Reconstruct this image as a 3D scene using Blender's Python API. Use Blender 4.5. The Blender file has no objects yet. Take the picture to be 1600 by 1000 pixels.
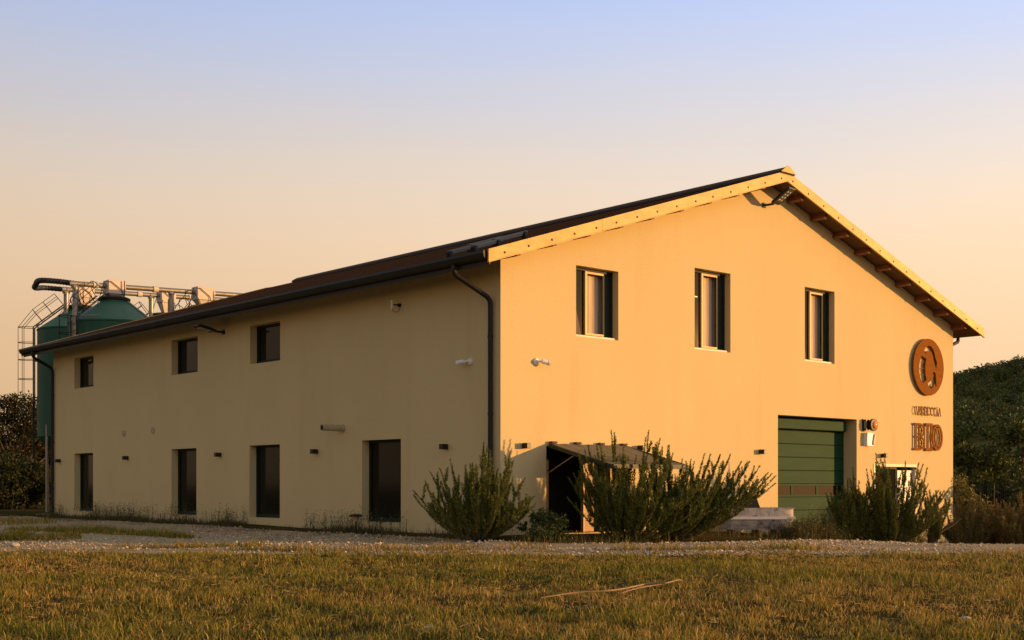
import bpy, math, random
import numpy as np
from mathutils import Vector, Matrix
from mathutils.geometry import tessellate_polygon

rng = np.random.default_rng(7)
random.seed(7)
SC = bpy.context.scene
COL = SC.collection

# ------------------------------------------------------------------ camera
CAMZ, F = 1.35, 1991.0            # eye height, focal length in photo pixels (1600 wide)
cam = bpy.data.cameras.new('camera'); camo = bpy.data.objects.new('camera', cam); COL.objects.link(camo)
camo.location = (0, 0, CAMZ); camo.rotation_euler = (math.radians(90), 0, 0)
cam.sensor_width = 36; cam.lens = 36 * F / 1600; cam.shift_y = 258 / 1600
cam.clip_start = .1; cam.clip_end = 4000
SC.camera = camo

# ------------------------------------------------------------------ light
SUN_DIR = Vector((1.487, -.02, .098)).normalized()
EL = math.asin(SUN_DIR.z)
w = bpy.data.worlds.new('World'); SC.world = w; w.use_nodes = True
nt = w.node_tree; nt.nodes.clear()
def N(t, **k):
    n = nt.nodes.new(t)
    for a, b in k.items(): setattr(n, a, b)
    return n
def srgb(h):
    h = h.lstrip('#'); c = [int(h[i:i+2], 16) / 255 for i in (0, 2, 4)]
    return tuple(x / 12.92 if x <= .04045 else ((x + .055) / 1.055) ** 2.4 for x in c) + (1,)
tc = N('ShaderNodeTexCoord'); sx = N('ShaderNodeSeparateXYZ'); nt.links.new(tc.outputs['Generated'], sx.inputs[0])
ramp = N('ShaderNodeValToRGB'); ramp.color_ramp.interpolation = 'B_SPLINE'
SKY = [(0, '#e6bc90'), (.05, '#efc595'), (.12, '#f8cfa5'), (.18, '#fad9b4'), (.225, '#f0dcc8'), (.27, '#e0d8d6'), (.315, '#cdd4ea'),
       (.37, '#b6cbfa'), (.47, '#a9b4ca'), (.7, '#a3a29c'), (1, '#9b9688')]
els = ramp.color_ramp.elements
els[0].position, els[0].color = SKY[0][0], srgb(SKY[0][1])
els[1].position, els[1].color = SKY[-1][0], srgb(SKY[-1][1])
for p, c in SKY[1:-1]:
    e = els.new(p); e.color = srgb(c)
# slow wisps bend the bands of colour a little
nz = N('ShaderNodeTexNoise'); nz.inputs['Scale'].default_value = 2.2; nz.inputs['Detail'].default_value = 5
mpn = N('ShaderNodeMapping'); mpn.inputs['Scale'].default_value = (1, 1, 7)
nt.links.new(tc.outputs['Generated'], mpn.inputs[0]); nt.links.new(mpn.outputs[0], nz.inputs['Vector'])
ma = N('ShaderNodeMath', operation='MULTIPLY_ADD'); ma.inputs[1].default_value = .035
nt.links.new(nz.outputs['Fac'], ma.inputs[0]); nt.links.new(sx.outputs['Z'], ma.inputs[2])
mb = N('ShaderNodeMath', operation='SUBTRACT'); mb.inputs[1].default_value = .0175; nt.links.new(ma.outputs[0], mb.inputs[0])
nt.links.new(mb.outputs[0], ramp.inputs[0])
mx = N('ShaderNodeMath', operation='MULTIPLY_ADD'); mx.inputs[1].default_value = .38; mx.inputs[2].default_value = .975
nt.links.new(sx.outputs['X'], mx.inputs[0])
bg = N('ShaderNodeBackground'); nt.links.new(ramp.outputs[0], bg.inputs['Color'])
SKY_K = .83
mk = N('ShaderNodeMath', operation='MULTIPLY'); mk.inputs[1].default_value = SKY_K
nt.links.new(mx.outputs[0], mk.inputs[0]); nt.links.new(mk.outputs[0], bg.inputs['Strength'])
ns = N('ShaderNodeTexSky'); ns.sky_type = 'NISHITA'; ns.sun_disc = False
ns.sun_elevation = EL; ns.sun_rotation = math.atan2(SUN_DIR.x, SUN_DIR.y); ns.dust_density = 3
bg2 = N('ShaderNodeBackground'); bg2.inputs['Strength'].default_value = .01; nt.links.new(ns.outputs[0], bg2.inputs['Color'])
ad = N('ShaderNodeAddShader'); nt.links.new(bg.outputs[0], ad.inputs[0]); nt.links.new(bg2.outputs[0], ad.inputs[1])
wo = N('ShaderNodeOutputWorld'); nt.links.new(ad.outputs[0], wo.inputs['Surface'])

sl = bpy.data.lights.new('sun', 'SUN'); slo = bpy.data.objects.new('sun', sl); COL.objects.link(slo)
sl.energy = 5; sl.angle = math.radians(.55); sl.color = (1, .52, .17)
slo.rotation_euler = SUN_DIR.to_track_quat('Z', 'Y').to_euler()
slo.location = (60, 0, 20)
vs = SC.view_settings; vs.view_transform = 'Standard'; vs.look = 'None'; vs.gamma = 1; vs.exposure = .25

# ------------------------------------------------------------------ tagging helpers
def link(o, parent=None):
    COL.objects.link(o)
    if parent: o.parent = parent
    return o
def tag(o, label=None, cat=None, group=None, kind=None):
    if label: o['label'] = label
    if cat: o['category'] = cat
    if group: o['group'] = group
    if kind: o['kind'] = kind
    return o
def thing(name, label, cat, loc=(0, 0, 0), rz=0, group=None):
    o = bpy.data.objects.new(name, None); o.empty_display_size = .3; o.location = loc; o.rotation_euler = (0, 0, rz)
    link(o); return tag(o, label, cat, group)
def copy_tree(o, parent=None):
    c = o.copy(); COL.objects.link(c); c.parent = parent
    for ch in list(o.children): copy_tree(ch, c)
    return c

# ------------------------------------------------------------------ mesh collector
class MB:
    def __init__(s): s.v = []; s.f = []; s.m = []
    def add(s, vs, fs, mi=0):
        o = len(s.v); s.v += [tuple(p) for p in vs]; s.f += [tuple(i + o for i in f) for f in fs]; s.m += [mi] * len(fs); return s
    def box(s, c, d, mi=0, M=None):
        x, y, z = d[0] / 2, d[1] / 2, d[2] / 2
        P = [Vector((a * x, b * y, e * z)) for e in (-1, 1) for b in (-1, 1) for a in (-1, 1)]
        if M is not None: P = [M @ p for p in P]
        P = [p + Vector(c) for p in P]
        return s.add(P, [(0, 2, 3, 1), (4, 5, 7, 6), (0, 1, 5, 4), (2, 6, 7, 3), (0, 4, 6, 2), (1, 3, 7, 5)], mi)
    def bbox(s, lo, hi, mi=0):
        return s.box([(a + b) / 2 for a, b in zip(lo, hi)], [b - a for a, b in zip(lo, hi)], mi)
    def bevbox(s, c, d, b, mi=0, M=None):
        """box with chamfered edges"""
        h = [k / 2 for k in d]; pts = []
        import itertools
        idx = {}
        for sg in itertools.product((-1, 1), repeat=3):
            for ax in range(3):
                p = [sg[i] * (h[i] - (b if i != ax else 0)) for i in range(3)]
                idx[(sg, ax)] = len(pts); pts.append(Vector(p))
        fs = []
        def order(ids):
            cen = sum((pts[i] for i in ids), Vector()) / len(ids); n = cen.normalized()
            t = (pts[ids[0]] - cen).normalized(); u = n.cross(t)
            return tuple(sorted(ids, key=lambda i: math.atan2((pts[i] - cen).dot(u), (pts[i] - cen).dot(t))))
        for ax in range(3):
            for sgn in (-1, 1):
                fs.append(order([idx[(sg, ax)] for sg in itertools.product((-1, 1), repeat=3) if sg[ax] == sgn]))
        for ax in range(3):
            o1, o2 = [i for i in range(3) if i != ax]
            for a in (-1, 1):
                for e in (-1, 1):
                    ids = []
                    for q in (-1, 1):
                        sg = [0, 0, 0]; sg[ax] = q; sg[o1] = a; sg[o2] = e; sg = tuple(sg)
                        ids += [idx[(sg, o1)], idx[(sg, o2)]]
                    fs.append(order(ids))
        for sg in itertools.product((-1, 1), repeat=3): fs.append(order([idx[(sg, k)] for k in range(3)]))
        if M is not None: pts = [M @ p for p in pts]
        return s.add([p + Vector(c) for p in pts], fs, mi)
    def tube(s, path, r, n=8, mi=0, cap=True):
        path = [Vector(p) for p in path]; k = len(path)
        rs = r if hasattr(r, '__len__') else [r] * k
        ring = []; up = None
        for i, p in enumerate(path):
            d = (path[min(i + 1, k - 1)] - path[max(i - 1, 0)]).normalized()
            if up is None:
                up = Vector((0, 0, 1)) if abs(d.z) < .9 else Vector((1, 0, 0))
            a = d.cross(up).normalized(); up = a.cross(d).normalized()
            ring.append([p + (a * math.cos(t) + up * math.sin(t)) * rs[i] for t in [2 * math.pi * j / n for j in range(n)]])
        vs = [q for R in ring for q in R]
        fs = [(i * n + j, i * n + (j + 1) % n, (i + 1) * n + (j + 1) % n, (i + 1) * n + j) for i in range(k - 1) for j in range(n)]
        if cap: fs += [tuple(range(n))[::-1], tuple((k - 1) * n + j for j in range(n))]
        return s.add(vs, fs, mi)
    def lathe(s, prof, n=24, c=(0, 0, 0), mi=0, M=None):
        vs = [Vector((r * math.cos(2 * math.pi * j / n), r * math.sin(2 * math.pi * j / n), z)) for r, z in prof for j in range(n)]
        k = len(prof)
        fs = [(i * n + j, i * n + (j + 1) % n, (i + 1) * n + (j + 1) % n, (i + 1) * n + j) for i in range(k - 1) for j in range(n)]
        fs += [tuple(range(n))[::-1], tuple((k - 1) * n + j for j in range(n))]
        if M is not None: vs = [M @ p for p in vs]
        return s.add([p + Vector(c) for p in vs], fs, mi)
    def prism(s, outline, d0, d1, axis='y', mi=0, holes=()):
        """outline (a,b) extruded from d0 to d1 along an axis: y -> (a,d,b), x -> (d,a,b), z -> (a,b,d)"""
        def P(a, b, d): return {'y': (a, d, b), 'x': (d, a, b), 'z': (a, b, d)}[axis]
        loops = [list(outline)] + [list(h) for h in holes]
        flat = [p for L in loops for p in L]; n = len(flat)
        tris = tessellate_polygon([[Vector((a, b, 0)) for a, b in L] for L in loops])
        vs = [P(a, b, d0) for a, b in flat] + [P(a, b, d1) for a, b in flat]
        fs = [tuple(t) for t in tris] + [tuple(i + n for i in t)[::-1] for t in tris]
        o = 0
        for L in loops:
            k = len(L); fs += [(o + i, o + (i + 1) % k, n + o + (i + 1) % k, n + o + i) for i in range(k)]; o += k
        return s.add(vs, fs, mi)
    def build(s, name, mats, parent=None, smooth=None, fix=True):
        me = bpy.data.meshes.new(name); me.from_pydata(s.v, [], s.f)
        for m in (mats if isinstance(mats, (list, tuple)) else [mats]): me.materials.append(m)
        me.polygons.foreach_set('material_index', s.m)
        if fix:
            import bmesh
            bm = bmesh.new(); bm.from_mesh(me); bmesh.ops.recalc_face_normals(bm, faces=bm.faces); bm.to_mesh(me); bm.free()
        if smooth:
            me.shade_smooth(); me.set_sharp_from_angle(angle=math.radians(smooth))
        me.update()
        return link(bpy.data.objects.new(name, me), parent)

def np_mesh(name, V, nper, mat, parent=None, tint=None, faces=None):
    """V (k*n,3). faces: per-element list of index tuples (all tris or all quads)"""
    V = np.asarray(V, np.float32); ne = len(V) // nper
    fa = np.asarray(faces); fl = fa.shape[1]
    L = (fa[None] + (np.arange(ne) * nper)[:, None, None]).reshape(-1)
    me = bpy.data.meshes.new(name); me.vertices.add(len(V)); me.vertices.foreach_set('co', V.reshape(-1))
    me.loops.add(len(L)); me.loops.foreach_set('vertex_index', L.astype(np.int32))
    nf = len(L) // fl; me.polygons.add(nf)
    me.polygons.foreach_set('loop_start', (np.arange(nf) * fl).astype(np.int32))
    if tint is not None:
        at = me.color_attributes.new('tint', 'FLOAT_COLOR', 'POINT')
        c = np.repeat(np.c_[tint, np.ones(ne)], nper, axis=0).astype(np.float32); at.data.foreach_set('color', c.reshape(-1))
    me.materials.append(mat); me.update(); me.validate()
    return link(bpy.data.objects.new(name, me), parent)
def unit(a): return a / np.maximum(np.linalg.norm(a, axis=-1, keepdims=True), 1e-9)
def leaves(name, P, D, ln, wd, tint, mat, parent=None):
    """one folded diamond leaf at each P pointing along D"""
    n = len(P); D = unit(D); R = unit(np.cross(D, rng.normal(size=(n, 3))))
    Nn = np.cross(D, R); ln = np.broadcast_to(ln, n)[:, None]; wd = np.broadcast_to(wd, n)[:, None]
    mid = P + D * ln * .45
    V = np.stack([P, mid + R * wd / 2 + Nn * wd * .18, P + D * ln, mid - R * wd / 2 + Nn * wd * .18], 1).reshape(-1, 3)
    return np_mesh(name, V, 4, mat, parent, tint, [(0, 1, 2), (0, 2, 3)])

# ------------------------------------------------------------------ materials
def mat(name, col, rough=.7, metal=0, noise=None, bump=None, spec=.5, coat=0, scale2=None):
    """noise=(scale, second colour, contrast lo, hi, stretch xyz); bump=(scale, strength, distance)"""
    m = bpy.data.materials.new(name); m.use_nodes = True; T = m.node_tree; b = T.nodes['Principled BSDF']
    b.inputs['Roughness'].default_value = rough; b.inputs['Metallic'].default_value = metal
    b.inputs['Specular IOR Level'].default_value = spec; b.inputs['Coat Weight'].default_value = coat
    c = T.nodes.new('ShaderNodeTexCoord')
    src = None
    if noise:
        sc, c2, lo, hi, st = noise
        mp = T.nodes.new('ShaderNodeMapping'); mp.inputs['Scale'].default_value = st; T.links.new(c.outputs['Object'], mp.inputs[0])
        n = T.nodes.new('ShaderNodeTexNoise'); n.inputs['Scale'].default_value = sc; n.inputs['Detail'].default_value = 8; n.inputs['Roughness'].default_value = .62
        T.links.new(mp.outputs[0], n.inputs['Vector'])
        r = T.nodes.new('ShaderNodeValToRGB'); r.color_ramp.elements[0].position = lo; r.color_ramp.elements[1].position = hi
        r.color_ramp.elements[0].color = (*col, 1); r.color_ramp.elements[1].color = (*c2, 1)
        T.links.new(n.outputs['Fac'], r.inputs[0]); src = r.outputs[0]
        if scale2:
            s2, c3, lo2, hi2, st2 = scale2
            mp2 = T.nodes.new('ShaderNodeMapping'); mp2.inputs['Scale'].default_value = st2; T.links.new(c.outputs['Object'], mp2.inputs[0])
            n2 = T.nodes.new('ShaderNodeTexNoise'); n2.inputs['Scale'].default_value = s2; n2.inputs['Detail'].default_value = 6
            T.links.new(mp2.outputs[0], n2.inputs['Vector'])
            r2 = T.nodes.new('ShaderNodeMapRange'); r2.inputs[1].default_value = lo2; r2.inputs[2].default_value = hi2
            T.links.new(n2.outputs['Fac'], r2.inputs[0])
            mi = T.nodes.new('ShaderNodeMix'); mi.data_type = 'RGBA'; T.links.new(r2.outputs[0], mi.inputs['Factor'])
            T.links.new(src, mi.inputs['A']); mi.inputs['B'].default_value = (*c3, 1); src = mi.outputs['Result']
        T.links.new(src, b.inputs['Base Color'])
    else:
        b.inputs['Base Color'].default_value = (*col, 1)
    if bump:
        n = T.nodes.new('ShaderNodeTexNoise'); n.inputs['Scale'].default_value = bump[0]; n.inputs['Detail'].default_value = 6
        T.links.new(c.outputs['Object'], n.inputs['Vector'])
        bp = T.nodes.new('ShaderNodeBump'); bp.inputs['Strength'].default_value = bump[1]; bp.inputs['Distance'].default_value = bump[2]
        T.links.new(n.outputs['Fac'], bp.inputs['Height']); T.links.new(bp.outputs[0], b.inputs['Normal'])
    return m
def leaf_mat(name, transl=.3, rough=.6):
    m = bpy.data.materials.new(name); m.use_nodes = True; T = m.node_tree; b = T.nodes['Principled BSDF']
    a = T.nodes.new('ShaderNodeAttribute'); a.attribute_name = 'tint'
    T.links.new(a.outputs['Color'], b.inputs['Base Color']); b.inputs['Roughness'].default_value = rough
    b.inputs['Specular IOR Level'].default_value = .25
    t = T.nodes.new('ShaderNodeBsdfTranslucent'); T.links.new(a.outputs['Color'], t.inputs['Color'])
    mi = T.nodes.new('ShaderNodeMixShader'); mi.inputs[0].default_value = transl
    T.links.new(b.outputs[0], mi.inputs[1]); T.links.new(t.outputs[0], mi.inputs[2])
    T.links.new(mi.outputs[0], T.nodes['Material Output'].inputs['Surface'])
    return m
ONE = (1, 1, 1)
M = {}
M['plaster'] = mat('plaster', (.60, .475, .245), .9, noise=(.5, (.635, .505, .265), .35, .7, (1, 1, .35)), bump=(38, .8, .014), spec=.1,
                   scale2=(1.3, (.56, .44, .225), .58, .85, (1, 1, .12)))
M['roof'] = mat('roof_tile', (.125, .060, .030), .9, spec=.12, noise=(9, (.080, .042, .024), .4, .65, ONE), bump=(14, .5, .03), scale2=(60, (.16, .085, .055), .62, .72, ONE))
M['ridge'] = mat('ridge_metal', (.05, .032, .022), .75, spec=.15, bump=(6, .2, .02))
M['flashing'] = mat('flashing', (.50, .33, .10), .5, .1, spec=.3, noise=(2.2, (.38, .24, .07), .35, .7, (1, 1, 3)), bump=(1.6, .35, .05))
M['rivet'] = mat('rivet', (.07, .04, .02), .5)
M['gutter'] = mat('gutter_metal', (.016, .015, .010), .5, 0, spec=.25, noise=(3, (.022, .018, .012), .4, .7, ONE))
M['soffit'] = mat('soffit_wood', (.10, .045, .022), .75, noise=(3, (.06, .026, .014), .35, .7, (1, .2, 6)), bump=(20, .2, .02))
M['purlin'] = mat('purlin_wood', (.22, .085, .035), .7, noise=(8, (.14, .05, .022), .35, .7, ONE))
M['frame'] = mat('frame_green', (.012, .020, .014), .6, spec=.2, noise=(4, (.016, .026, .018), .4, .7, ONE))
M['wood'] = mat('frame_wood', (.62, .38, .14), .5, noise=(6, (.5, .28, .09), .4, .7, (1, 1, .1)))
M['glass'] = mat('window_glass', (.010, .011, .008), .08, spec=.15)
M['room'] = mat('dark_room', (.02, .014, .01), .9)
M['curtain'] = mat('curtain_cloth', (.52, .42, .3), .9, noise=(12, (.44, .34, .23), .4, .65, (1, 1, .08)), bump=(30, .2, .02))
M['drape'] = mat('drape_cloth', (.15, .105, .07), .9)
M['tan'] = mat('door_tan', (.42, .26, .12), .6, noise=(5, (.34, .2, .09), .4, .7, (1, 1, .15)))
M['green_door'] = mat('green_panel', (.011, .048, .022), .6, spec=.08, noise=(3, (.015, .058, .028), .4, .7, (.4, 1, 2)), bump=(26, .06, .01))
M['redglass'] = mat('door_light', (.014, .005, .003), .5, spec=.05)
M['pale'] = mat('pale_metal', (.66, .56, .42), .5, noise=(5, (.58, .47, .33), .4, .7, ONE))
M['black'] = mat('black_paint', (.009, .008, .006), .45, spec=.42)
M['grey'] = mat('grey_metal', (.10, .10, .095), .45, .4)
M['rail'] = mat('rail_metal', (.16, .16, .145), .5, .3)
M['white'] = mat('white_plastic', (.78, .76, .72), .4)
M['pvc'] = mat('pvc_pipe', (.42, .36, .24), .5, noise=(7, (.36, .30, .20), .4, .7, ONE))
M['rust'] = mat('corten', (.25, .085, .005), .8, spec=.08, noise=(9, (.18, .058, .004), .38, .66, ONE), bump=(30, .15, .01))
M['awning'] = mat('awning_cloth', (.135, .115, .07), .85, noise=(3, (.115, .095, .058), .4, .7, ONE), bump=(60, .15, .01))
M['awning_edge'] = mat('awning_edge', (.018, .03, .012), .6)
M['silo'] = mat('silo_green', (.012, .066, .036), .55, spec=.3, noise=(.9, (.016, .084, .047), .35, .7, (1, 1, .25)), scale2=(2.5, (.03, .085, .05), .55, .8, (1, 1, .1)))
M['silo_top_skylit'] = mat('silo_top_skylit_green', (.030, .112, .070), .5, noise=(1.5, (.040, .128, .082), .35, .7, ONE), scale2=(4, (.06, .13, .09), .58, .8, (1, 1, .3)))  # cones paler than the bodies: sky light on them painted into the green
M['galv'] = mat('galvanised', (.30, .27, .22), .42, .65, noise=(5, (.23, .2, .16), .4, .7, ONE))
M['tank_white'] = mat('hopper_white', (.66, .56, .47), .6, noise=(3, (.54, .43, .35), .4, .7, ONE))
M['hose'] = mat('black_hose', (.012, .012, .012), .55)
M['lens'] = mat('lens_glass', (.9, .88, .82), .12, spec=.8)
M['amber'] = mat('amber_glass', (.75, .22, .03), .2, spec=.6)
M['trough'] = mat('trough_stone', (.50, .46, .42), .8, noise=(5, (.36, .31, .27), .4, .62, (1, 1, .5)), bump=(18, .4, .03),
                  scale2=(3.2, (.11, .075, .05), .56, .70, (1.2, 1, 1.6)))
M['white_band'] = mat('white_band', (.72, .68, .62), .6, noise=(8, (.5, .44, .38), .55, .75, ONE))
M['timber'] = mat('pale_timber', (.36, .22, .10), .8)
M['bark'] = mat('bark', (.085, .055, .032), .9, noise=(10, (.045, .03, .018), .4, .65, (1, 1, .2)), bump=(20, .6, .04))
M['stick'] = mat('dry_stick', (.30, .20, .095), .8, noise=(9, (.22, .14, .06), .4, .65, ONE))
M['stone'] = mat('pale_stone', (.46, .42, .36), .85, noise=(7, (.34, .30, .25), .4, .65, ONE), bump=(15, .5, .03))
M['pebble'] = leaf_mat('pebble', 0, .85)
M['leaf'] = leaf_mat('leaf', .22)
M['needle'] = leaf_mat('needle', .12)
M['grass'] = leaf_mat('grass_blade', .35)
M['soil'] = mat('dry_soil', (.060, .042, .015), .95, noise=(1.2, (.10, .064, .025), .38, .66, ONE), bump=(9, .6, .05), spec=.1,
                scale2=(.35, (.042, .044, .012), .45, .65, ONE))
M['soil'].node_tree.nodes['Principled BSDF'].inputs['Specular IOR Level'].default_value = 0
M['gravel'] = mat('gravel', (.48, .38, .25), .95, noise=(9, (.31, .235, .14), .38, .66, ONE), bump=(28, 1, .04), spec=.1,
                  scale2=(.6, (.24, .17, .10), .52, .75, ONE))
M['hill'] = mat('hill_meadow', (.17, .14, .05), .95, noise=(.03, (.10, .09, .03), .4, .65, ONE), scale2=(.2, (.04, .046, .014), .5, .7, ONE), spec=0)
M['ridge_scrub'] = mat('dark_scrub', (.05, .055, .025), .95, noise=(.3, (.03, .035, .015), .4, .65, ONE), spec=.1)

# ------------------------------------------------------------------ site frame
A = Vector((-.28, 31.16, 0)); UX = Vector((.7488, .6628, 0)).normalized(); VX = Vector((-UX.y, UX.x, 0)); ANG = math.atan2(UX.y, UX.x)
W, L = 21.3, 27.8
def Gp(x, y):                                     # photo pixel on the gable wall -> (u, z)
    s = 63.9 * (3047 - x) / 2265; return (F / s - 31.16) / .6628, CAMZ + (758 - y) / s
def Sp(x, y):                                     # photo pixel on the long side wall -> (v, z)
    s = 63.9 * (x + 965) / 1747; return (F / s - 31.16) / .7488, CAMZ + (758 - y) / s
def Wp(u, v, z=0): return A + UX * u + VX * v + Vector((0, 0, z))
def at(x, d): return (x - 800) / F * d, d         # photo column at a given distance
def sstep(a, b, x):
    t = np.clip((np.asarray(x, float) - a) / (b - a), 0, 1); return t * t * (3 - 2 * t)
def vnoise(x, y, sc, seed=0):
    x = np.asarray(x, float) * sc + seed * 17.3; y = np.asarray(y, float) * sc + seed * 7.7
    xi, yi = np.floor(x), np.floor(y); fx, fy = x - xi, y - yi; fx = fx * fx * (3 - 2 * fx); fy = fy * fy * (3 - 2 * fy)
    def h(a, b):
        t = np.sin(a * 127.1 + b * 311.7 + seed * 74.7) * 43758.5453; return t - np.floor(t)
    return (h(xi, yi) * (1 - fx) + h(xi + 1, yi) * fx) * (1 - fy) + (h(xi, yi + 1) * (1 - fx) + h(xi + 1, yi + 1) * fx) * fy
def fbm(x, y, sc, seed=0): return vnoise(x, y, sc, seed) * .55 + vnoise(x, y, sc * 2.1, seed + 1) * .3 + vnoise(x, y, sc * 4.3, seed + 2) * .15
def ground_z(x, y):
    x = np.asarray(x, float); y = np.asarray(y, float)
    z = -.78 * sstep(2, 17, x) * sstep(27, 41, y) * (1 - sstep(60, 110, y))
    u = (x - A.x) * UX.x + (y - A.y) * UX.y; v = (x - A.x) * VX.x + (y - A.y) * VX.y
    dist = np.maximum(np.maximum(-u, u - W), np.maximum(-v, v - L))
    z = z + .10 * (1 - sstep(.6, 2.6, np.abs(dist)))
    z = z + (fbm(x, y, .35, 3) - .5) * .10
    return z
def gz(x, y): return float(ground_z(x, y))

# ------------------------------------------------------------------ ground, track, hills
def grid_mesh(name, X, Y, Z, m, kind='structure'):
    ny, nx = X.shape; V = np.stack([X, Y, Z], -1).reshape(-1, 3)
    i = np.arange(ny - 1)[:, None] * nx + np.arange(nx - 1)[None]
    Fq = np.stack([i, i + 1, i + nx + 1, i + nx], -1).reshape(-1, 4)
    o = np_mesh(name, V, len(V), m, None, None, Fq); o.data.shade_smooth(); return tag(o, kind=kind)
xs = np.r_[np.linspace(-1500, -60, 30), np.linspace(-58, 60, 240), np.linspace(62, 1500, 30)]
ys = np.r_[np.linspace(-300, 2, 12), np.linspace(3, 75, 160), np.linspace(77, 1800, 50)]
X, Y = np.meshgrid(xs, ys); grid_mesh('ground', X, Y, ground_z(X, Y), M['soil'])

def track_far(x):
    x = np.asarray(x, float)
    lft = 30.4 + (-1.25 - x) * 1.13; rgt = 28.6 + (x - 2.5) * .80
    mid = np.full_like(x, 29.3)
    return np.where(x < -.9, np.minimum(lft, 29.3 + np.maximum(-.2 - x, 0) ** 1.25 * .95), np.maximum(mid, rgt))
def track_near(x): return 24.9 - .04 * np.asarray(x, float) + (fbm(x, 0 * np.asarray(x), .5, 9) - .5) * 1.8
tx = np.linspace(-32, 36, 300); t = np.linspace(0, 1, 60)
TX, TT = np.meshgrid(tx, t); near = track_near(TX); far = np.maximum(track_far(TX), near + 2.5)
far = np.minimum(far, 60)
TY = near + (far - near) * TT
grid_mesh('gravel_track', TX, TY, ground_z(TX, TY) + .012 * np.sin(math.pi * np.clip(TT, 0, 1)) + .004, M['gravel'])

# far hill to the right, behind the building
hx = np.linspace(40, 760, 90); hy = np.linspace(170, 1100, 90); HX, HY = np.meshgrid(hx, hy)
def hill_z(x, y):
    x = np.asarray(x, float); y = np.asarray(y, float)
    base = 21 * sstep(190, 520, y) * sstep(30, 190, x)
    bump = 60 * np.exp(-(((x - 385) / 195) ** 2 + ((y - 690) / 170) ** 2))
    return base + bump + (fbm(x, y, .012, 4) - .5) * 9 * sstep(250, 400, y) - .6
grid_mesh('hill', HX, HY, hill_z(HX, HY), M['hill'])
# low ridge off to the west, behind which the sun is setting
rx = np.linspace(96, 150, 24); ry = np.linspace(-160, 190, 220); RX, RY = np.meshgrid(rx, ry)
RZ = (4.9 + (fbm(RX * .2, RY, .11, 5) - .5) * 2.6 + (fbm(RX, RY, .5, 6) - .5) * 1.2) * np.sin(math.pi * np.clip((RX - 96) / 54, 0, 1)) ** .6 - .3
o = grid_mesh('ridge_terrain', RX, RY, RZ, M['ridge_scrub'])

# ------------------------------------------------------------------ the farm building
bld = thing('farm_building', 'long rendered farm building with brown gabled roof, the only large building', 'building', A, ANG)
M_ = .322; EU, OV, OB = .92, .65, .9; RIDGE = W / 2
ZTOP = 10.60
def zt(u): return ZTOP - M_ * abs(u - RIDGE)
TH = .20
# openings: (u0,u1,z0,z1,depth)
def rectG(x0, x1, y0, y1): return [Gp(x0, y0)[0], Gp(x1, y0)[0], Gp(x0, y1)[1], Gp(x0, y0)[1]]
def rectS(x0, x1, y0, y1):
    v1 = Sp(x0, y0)[0]; v0 = Sp(x1, y0)[0]; return [v0, v1, Sp(x0, y1)[1], Sp(x0, y0)[1]]
gw = [rectG(900, 966, 414, 525), rectG(1085, 1141, 418, 545), rectG(1257, 1303.5, 448, 564)]
for r in gw: r[2] = gw[0][2]
gar = rectG(1215, 1338, 648, 852); gar[2] = gz(*Wp(13, 0).xy) - .02
dor = rectG(1364, 1431, 724.5, 852); dor[2] = gz(*Wp(17.5, -.3).xy) - .02
ent = [1.53, 3.85, gz(*Wp(2.5, -.3).xy) + .02, Gp(858, 697)[1]]
su = [rectS(115, 145, 559, 608), rectS(267, 308, 532, 586.5), rectS(390, 437, 511, 569)]
sd = [rectS(115, 144.3, 709, 797.5), rectS(267, 306, 702, 804), rectS(389, 436.5, 696, 808), rectS(565, 626, 688, 815.5)]
for q in (su, sd):
    zb = sum(r[2] for r in q) / len(q); zz = sum(r[3] for r in q) / len(q)
    for r in q: r[2] = zb; r[3] = zz
gh = [r + [.27] for r in gw] + [gar + [.49], dor + [.16], ent + [1.1]]
sh = [r + [.30] for r in su] + [r + [.30] for r in sd]
wall = MB()
def wall_panel(width, holes, top, P, inward):
    """strip decomposition of a wall with rectangular openings and reveals"""
    cuts = sorted({0, width, RIDGE if width == W else width} | {h[0] for h in holes} | {h[1] for h in holes})
    for a, b in zip(cuts[:-1], cuts[1:]):
        hs = sorted([h for h in holes if h[0] <= a + 1e-6 and h[1] >= b - 1e-6], key=lambda h: h[2])
        lo = -1.2
        for h in hs:
            if h[2] > lo: wall.add([P(a, lo), P(b, lo), P(b, h[2]), P(a, h[2])], [(0, 1, 2, 3)])
            lo = h[3]
        wall.add([P(a, lo), P(b, lo), P(b, top(b)), P(a, top(a))], [(0, 1, 2, 3)])
    for u0, u1, z0, z1, d in holes:
        q = [(u0, z0), (u1, z0), (u1, z1), (u0, z1)]
        for i in range(4):
            (a, e), (b, g) = q[i], q[(i + 1) % 4]
            wall.add([P(a, e), P(b, g), inward(P(b, g), d), inward(P(a, e), d)], [(0, 1, 2, 3)])
wtop = lambda u: zt(u) - TH - .005
wall_panel(W, gh, wtop, lambda a, z: Vector((a, 0, z)), lambda p, d: p + Vector((0, d, 0)))
wall_panel(L, sh, lambda v: wtop(0), lambda a, z: Vector((0, a, z)), lambda p, d: p + Vector((d, 0, 0)))
wall.add([(W, 0, -1.2), (W, L, -1.2), (W, L, wtop(W)), (W, 0, wtop(W))], [(0, 1, 2, 3)])
wall.add([(0, L, -1.2), (W, L, -1.2), (W, L, wtop(W)), (RIDGE, L, wtop(RIDGE)), (0, L, wtop(0))], [(0, 1, 2, 3, 4)])
wall.build('wall', M['plaster'], bld, fix=False)

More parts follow.
